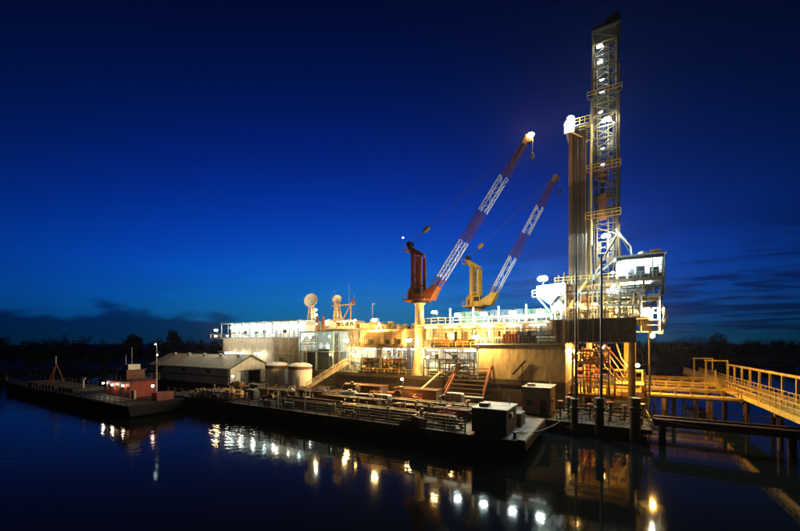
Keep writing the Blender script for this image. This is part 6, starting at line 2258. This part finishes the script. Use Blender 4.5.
for yy, zz, rr in ((73.0, 3.3, 0.17), (74.1, 3.6, 0.12), (84.2, 3.4, 0.2), (87.0, 3.9, 0.14), (95.6, 3.7, 0.2), (99.5, 4.2, 0.16)):
    root = thing('water_pipeline', (10.5, yy, 0), 'yellow pipeline on trestles crossing the water between rig and gangway', 'pipeline', 'pipelines between rig and gangway')
    MB().tube((4.9 if yy < 84 else 6.2, yy, zz), (16.0, yy, zz), rr, 10).build('pipe', 'yellow', root, True)
    for x in (7.2, 13.4):
        MB().bar((x, yy - 0.5, -1.5), (x, yy - 0.1, zz - rr), 0.14).build('trestle_leg', 'brown_steel', root)
        MB().bar((x, yy + 0.5, -1.5), (x, yy + 0.1, zz - rr), 0.14).build('trestle_leg', 'brown_steel', root)


def gangway():
    root = thing('gangway', (17.5, 75, 0), 'long yellow pipe gangway with tall rail and portal frame', 'gangway')
    x0, x1, y0, y1, z = 16.0, 19.2, 38.0, 118.0, 4.6
    for x in (x0, x1):
        MB().box(x - 0.14, x + 0.14, y0, y1, z - 0.55, z - 0.002).build('girder', 'yellow', root)
    n = 40
    w = (y1 - y0) / n
    me = MB().box(-1.75, 1.75, -w / 2 + 0.03, w / 2 - 0.03, 0, 0.07).mesh('grating', 'yellow')
    for i in range(n):
        piece('grating', me, ((x0 + x1) / 2, y0 + w * (i + 0.5), z), root)
    for x in (x0 + 0.1, x1 - 0.1):
        rail(root, [(x, y0, z + 0.07), (x, y1, z + 0.07)], 1.15, 0.055, 1.6, 'yellow')
    # kick mesh: rows of thin bars
    for k in range(3):
        MB().tube((x0 + 0.1, y0, z + 0.25 + 0.17 * k), (x0 + 0.1, y1, z + 0.25 + 0.17 * k), 0.03, 5).build('mesh_bar', 'yellow', root)
        MB().tube((x1 - 0.1, y0, z + 0.25 + 0.17 * k), (x1 - 0.1, y1, z + 0.25 + 0.17 * k), 0.03, 5).build('mesh_bar', 'yellow', root)
    # pipe carried high on posts
    MB().tube((x1, y0, 7.9), (x1, 92, 7.9), 0.19, 10).build('high_pipe', 'yellow', root, True)
    me = MB().box(-0.12, 0.12, -0.12, 0.12, 0, 7.75 - z).mesh('pipe_post', 'yellow')
    y = 40.0
    while y < 92:
        piece('pipe_post', me, (x1, y, z + 0.05), root)
        y += 4.3
    for k in range(3):
        MB().tube((x0 + 0.5 + k * 0.45, y0, z + 0.25), (x0 + 0.5 + k * 0.45, y1, z + 0.25), 0.12, 8).build('pipeline', 'pipe_pale', root, True)
    # portals
    for yp in (92.0, 104.0):
        for x in (x0, x1):
            MB().bar((x, yp, z), (x, yp, 8.5), 0.22).build('portal_post', 'yellow', root)
        MB().bar((x0 - 0.3, yp, 8.6), (x1 + 0.1, yp, 8.6), 0.26).build('portal_beam', 'yellow', root)
    # side stair at the joint
    MB().bar((14.6, 76, z - 0.2), (15.9, 84, z + 2.4), 0.2, 0.4).build('side_stair', 'yellow', root)
    MB().bar((15.2, 66.6, 3.6), (17.6, 70.2, 4.9), 0.4, 0.3).build('joint_arm', 'steel_dark', root)
    for yb in (44, 56.5, 68, 80, 92, 106):
        for x in (x0 + 0.3, x1 - 0.3):
            MB().tube((x, yb, -2), (x, yb, z - 0.9), 0.26, 10).build('pile', 'brown_steel', root, True)
        MB().box(x0 - 0.2, x1 + 0.2, yb - 0.25, yb + 0.25, z - 0.9, z - 0.552).build('pile_cap', 'brown_steel', root)


gangway()

# ------------------------------------------------------------------ thin haze volume added for glow round the lamps
def haze():
    m = bpy.data.materials.new('lamp_glow_haze')
    m.use_nodes = True
    t = m.node_tree
    t.nodes.clear()
    v = N(t, 'ShaderNodeVolumePrincipled')
    v.inputs['Color'].default_value = (0.9, 0.93, 1.0, 1)
    v.inputs['Density'].default_value = 0.00007
    v.inputs['Anisotropy'].default_value = 0.8
    o = N(t, 'ShaderNodeOutputMaterial')
    t.links.new(v.outputs[0], o.inputs['Volume'])
    MATS['lamp_glow_haze'] = m
    b = MB().box(-420, 420, -60, 420, -4, 76).build('haze', 'lamp_glow_haze')
    tag(b, 'thin haze added over the river for glow round the lamps', 'haze', kind='stuff')


haze()
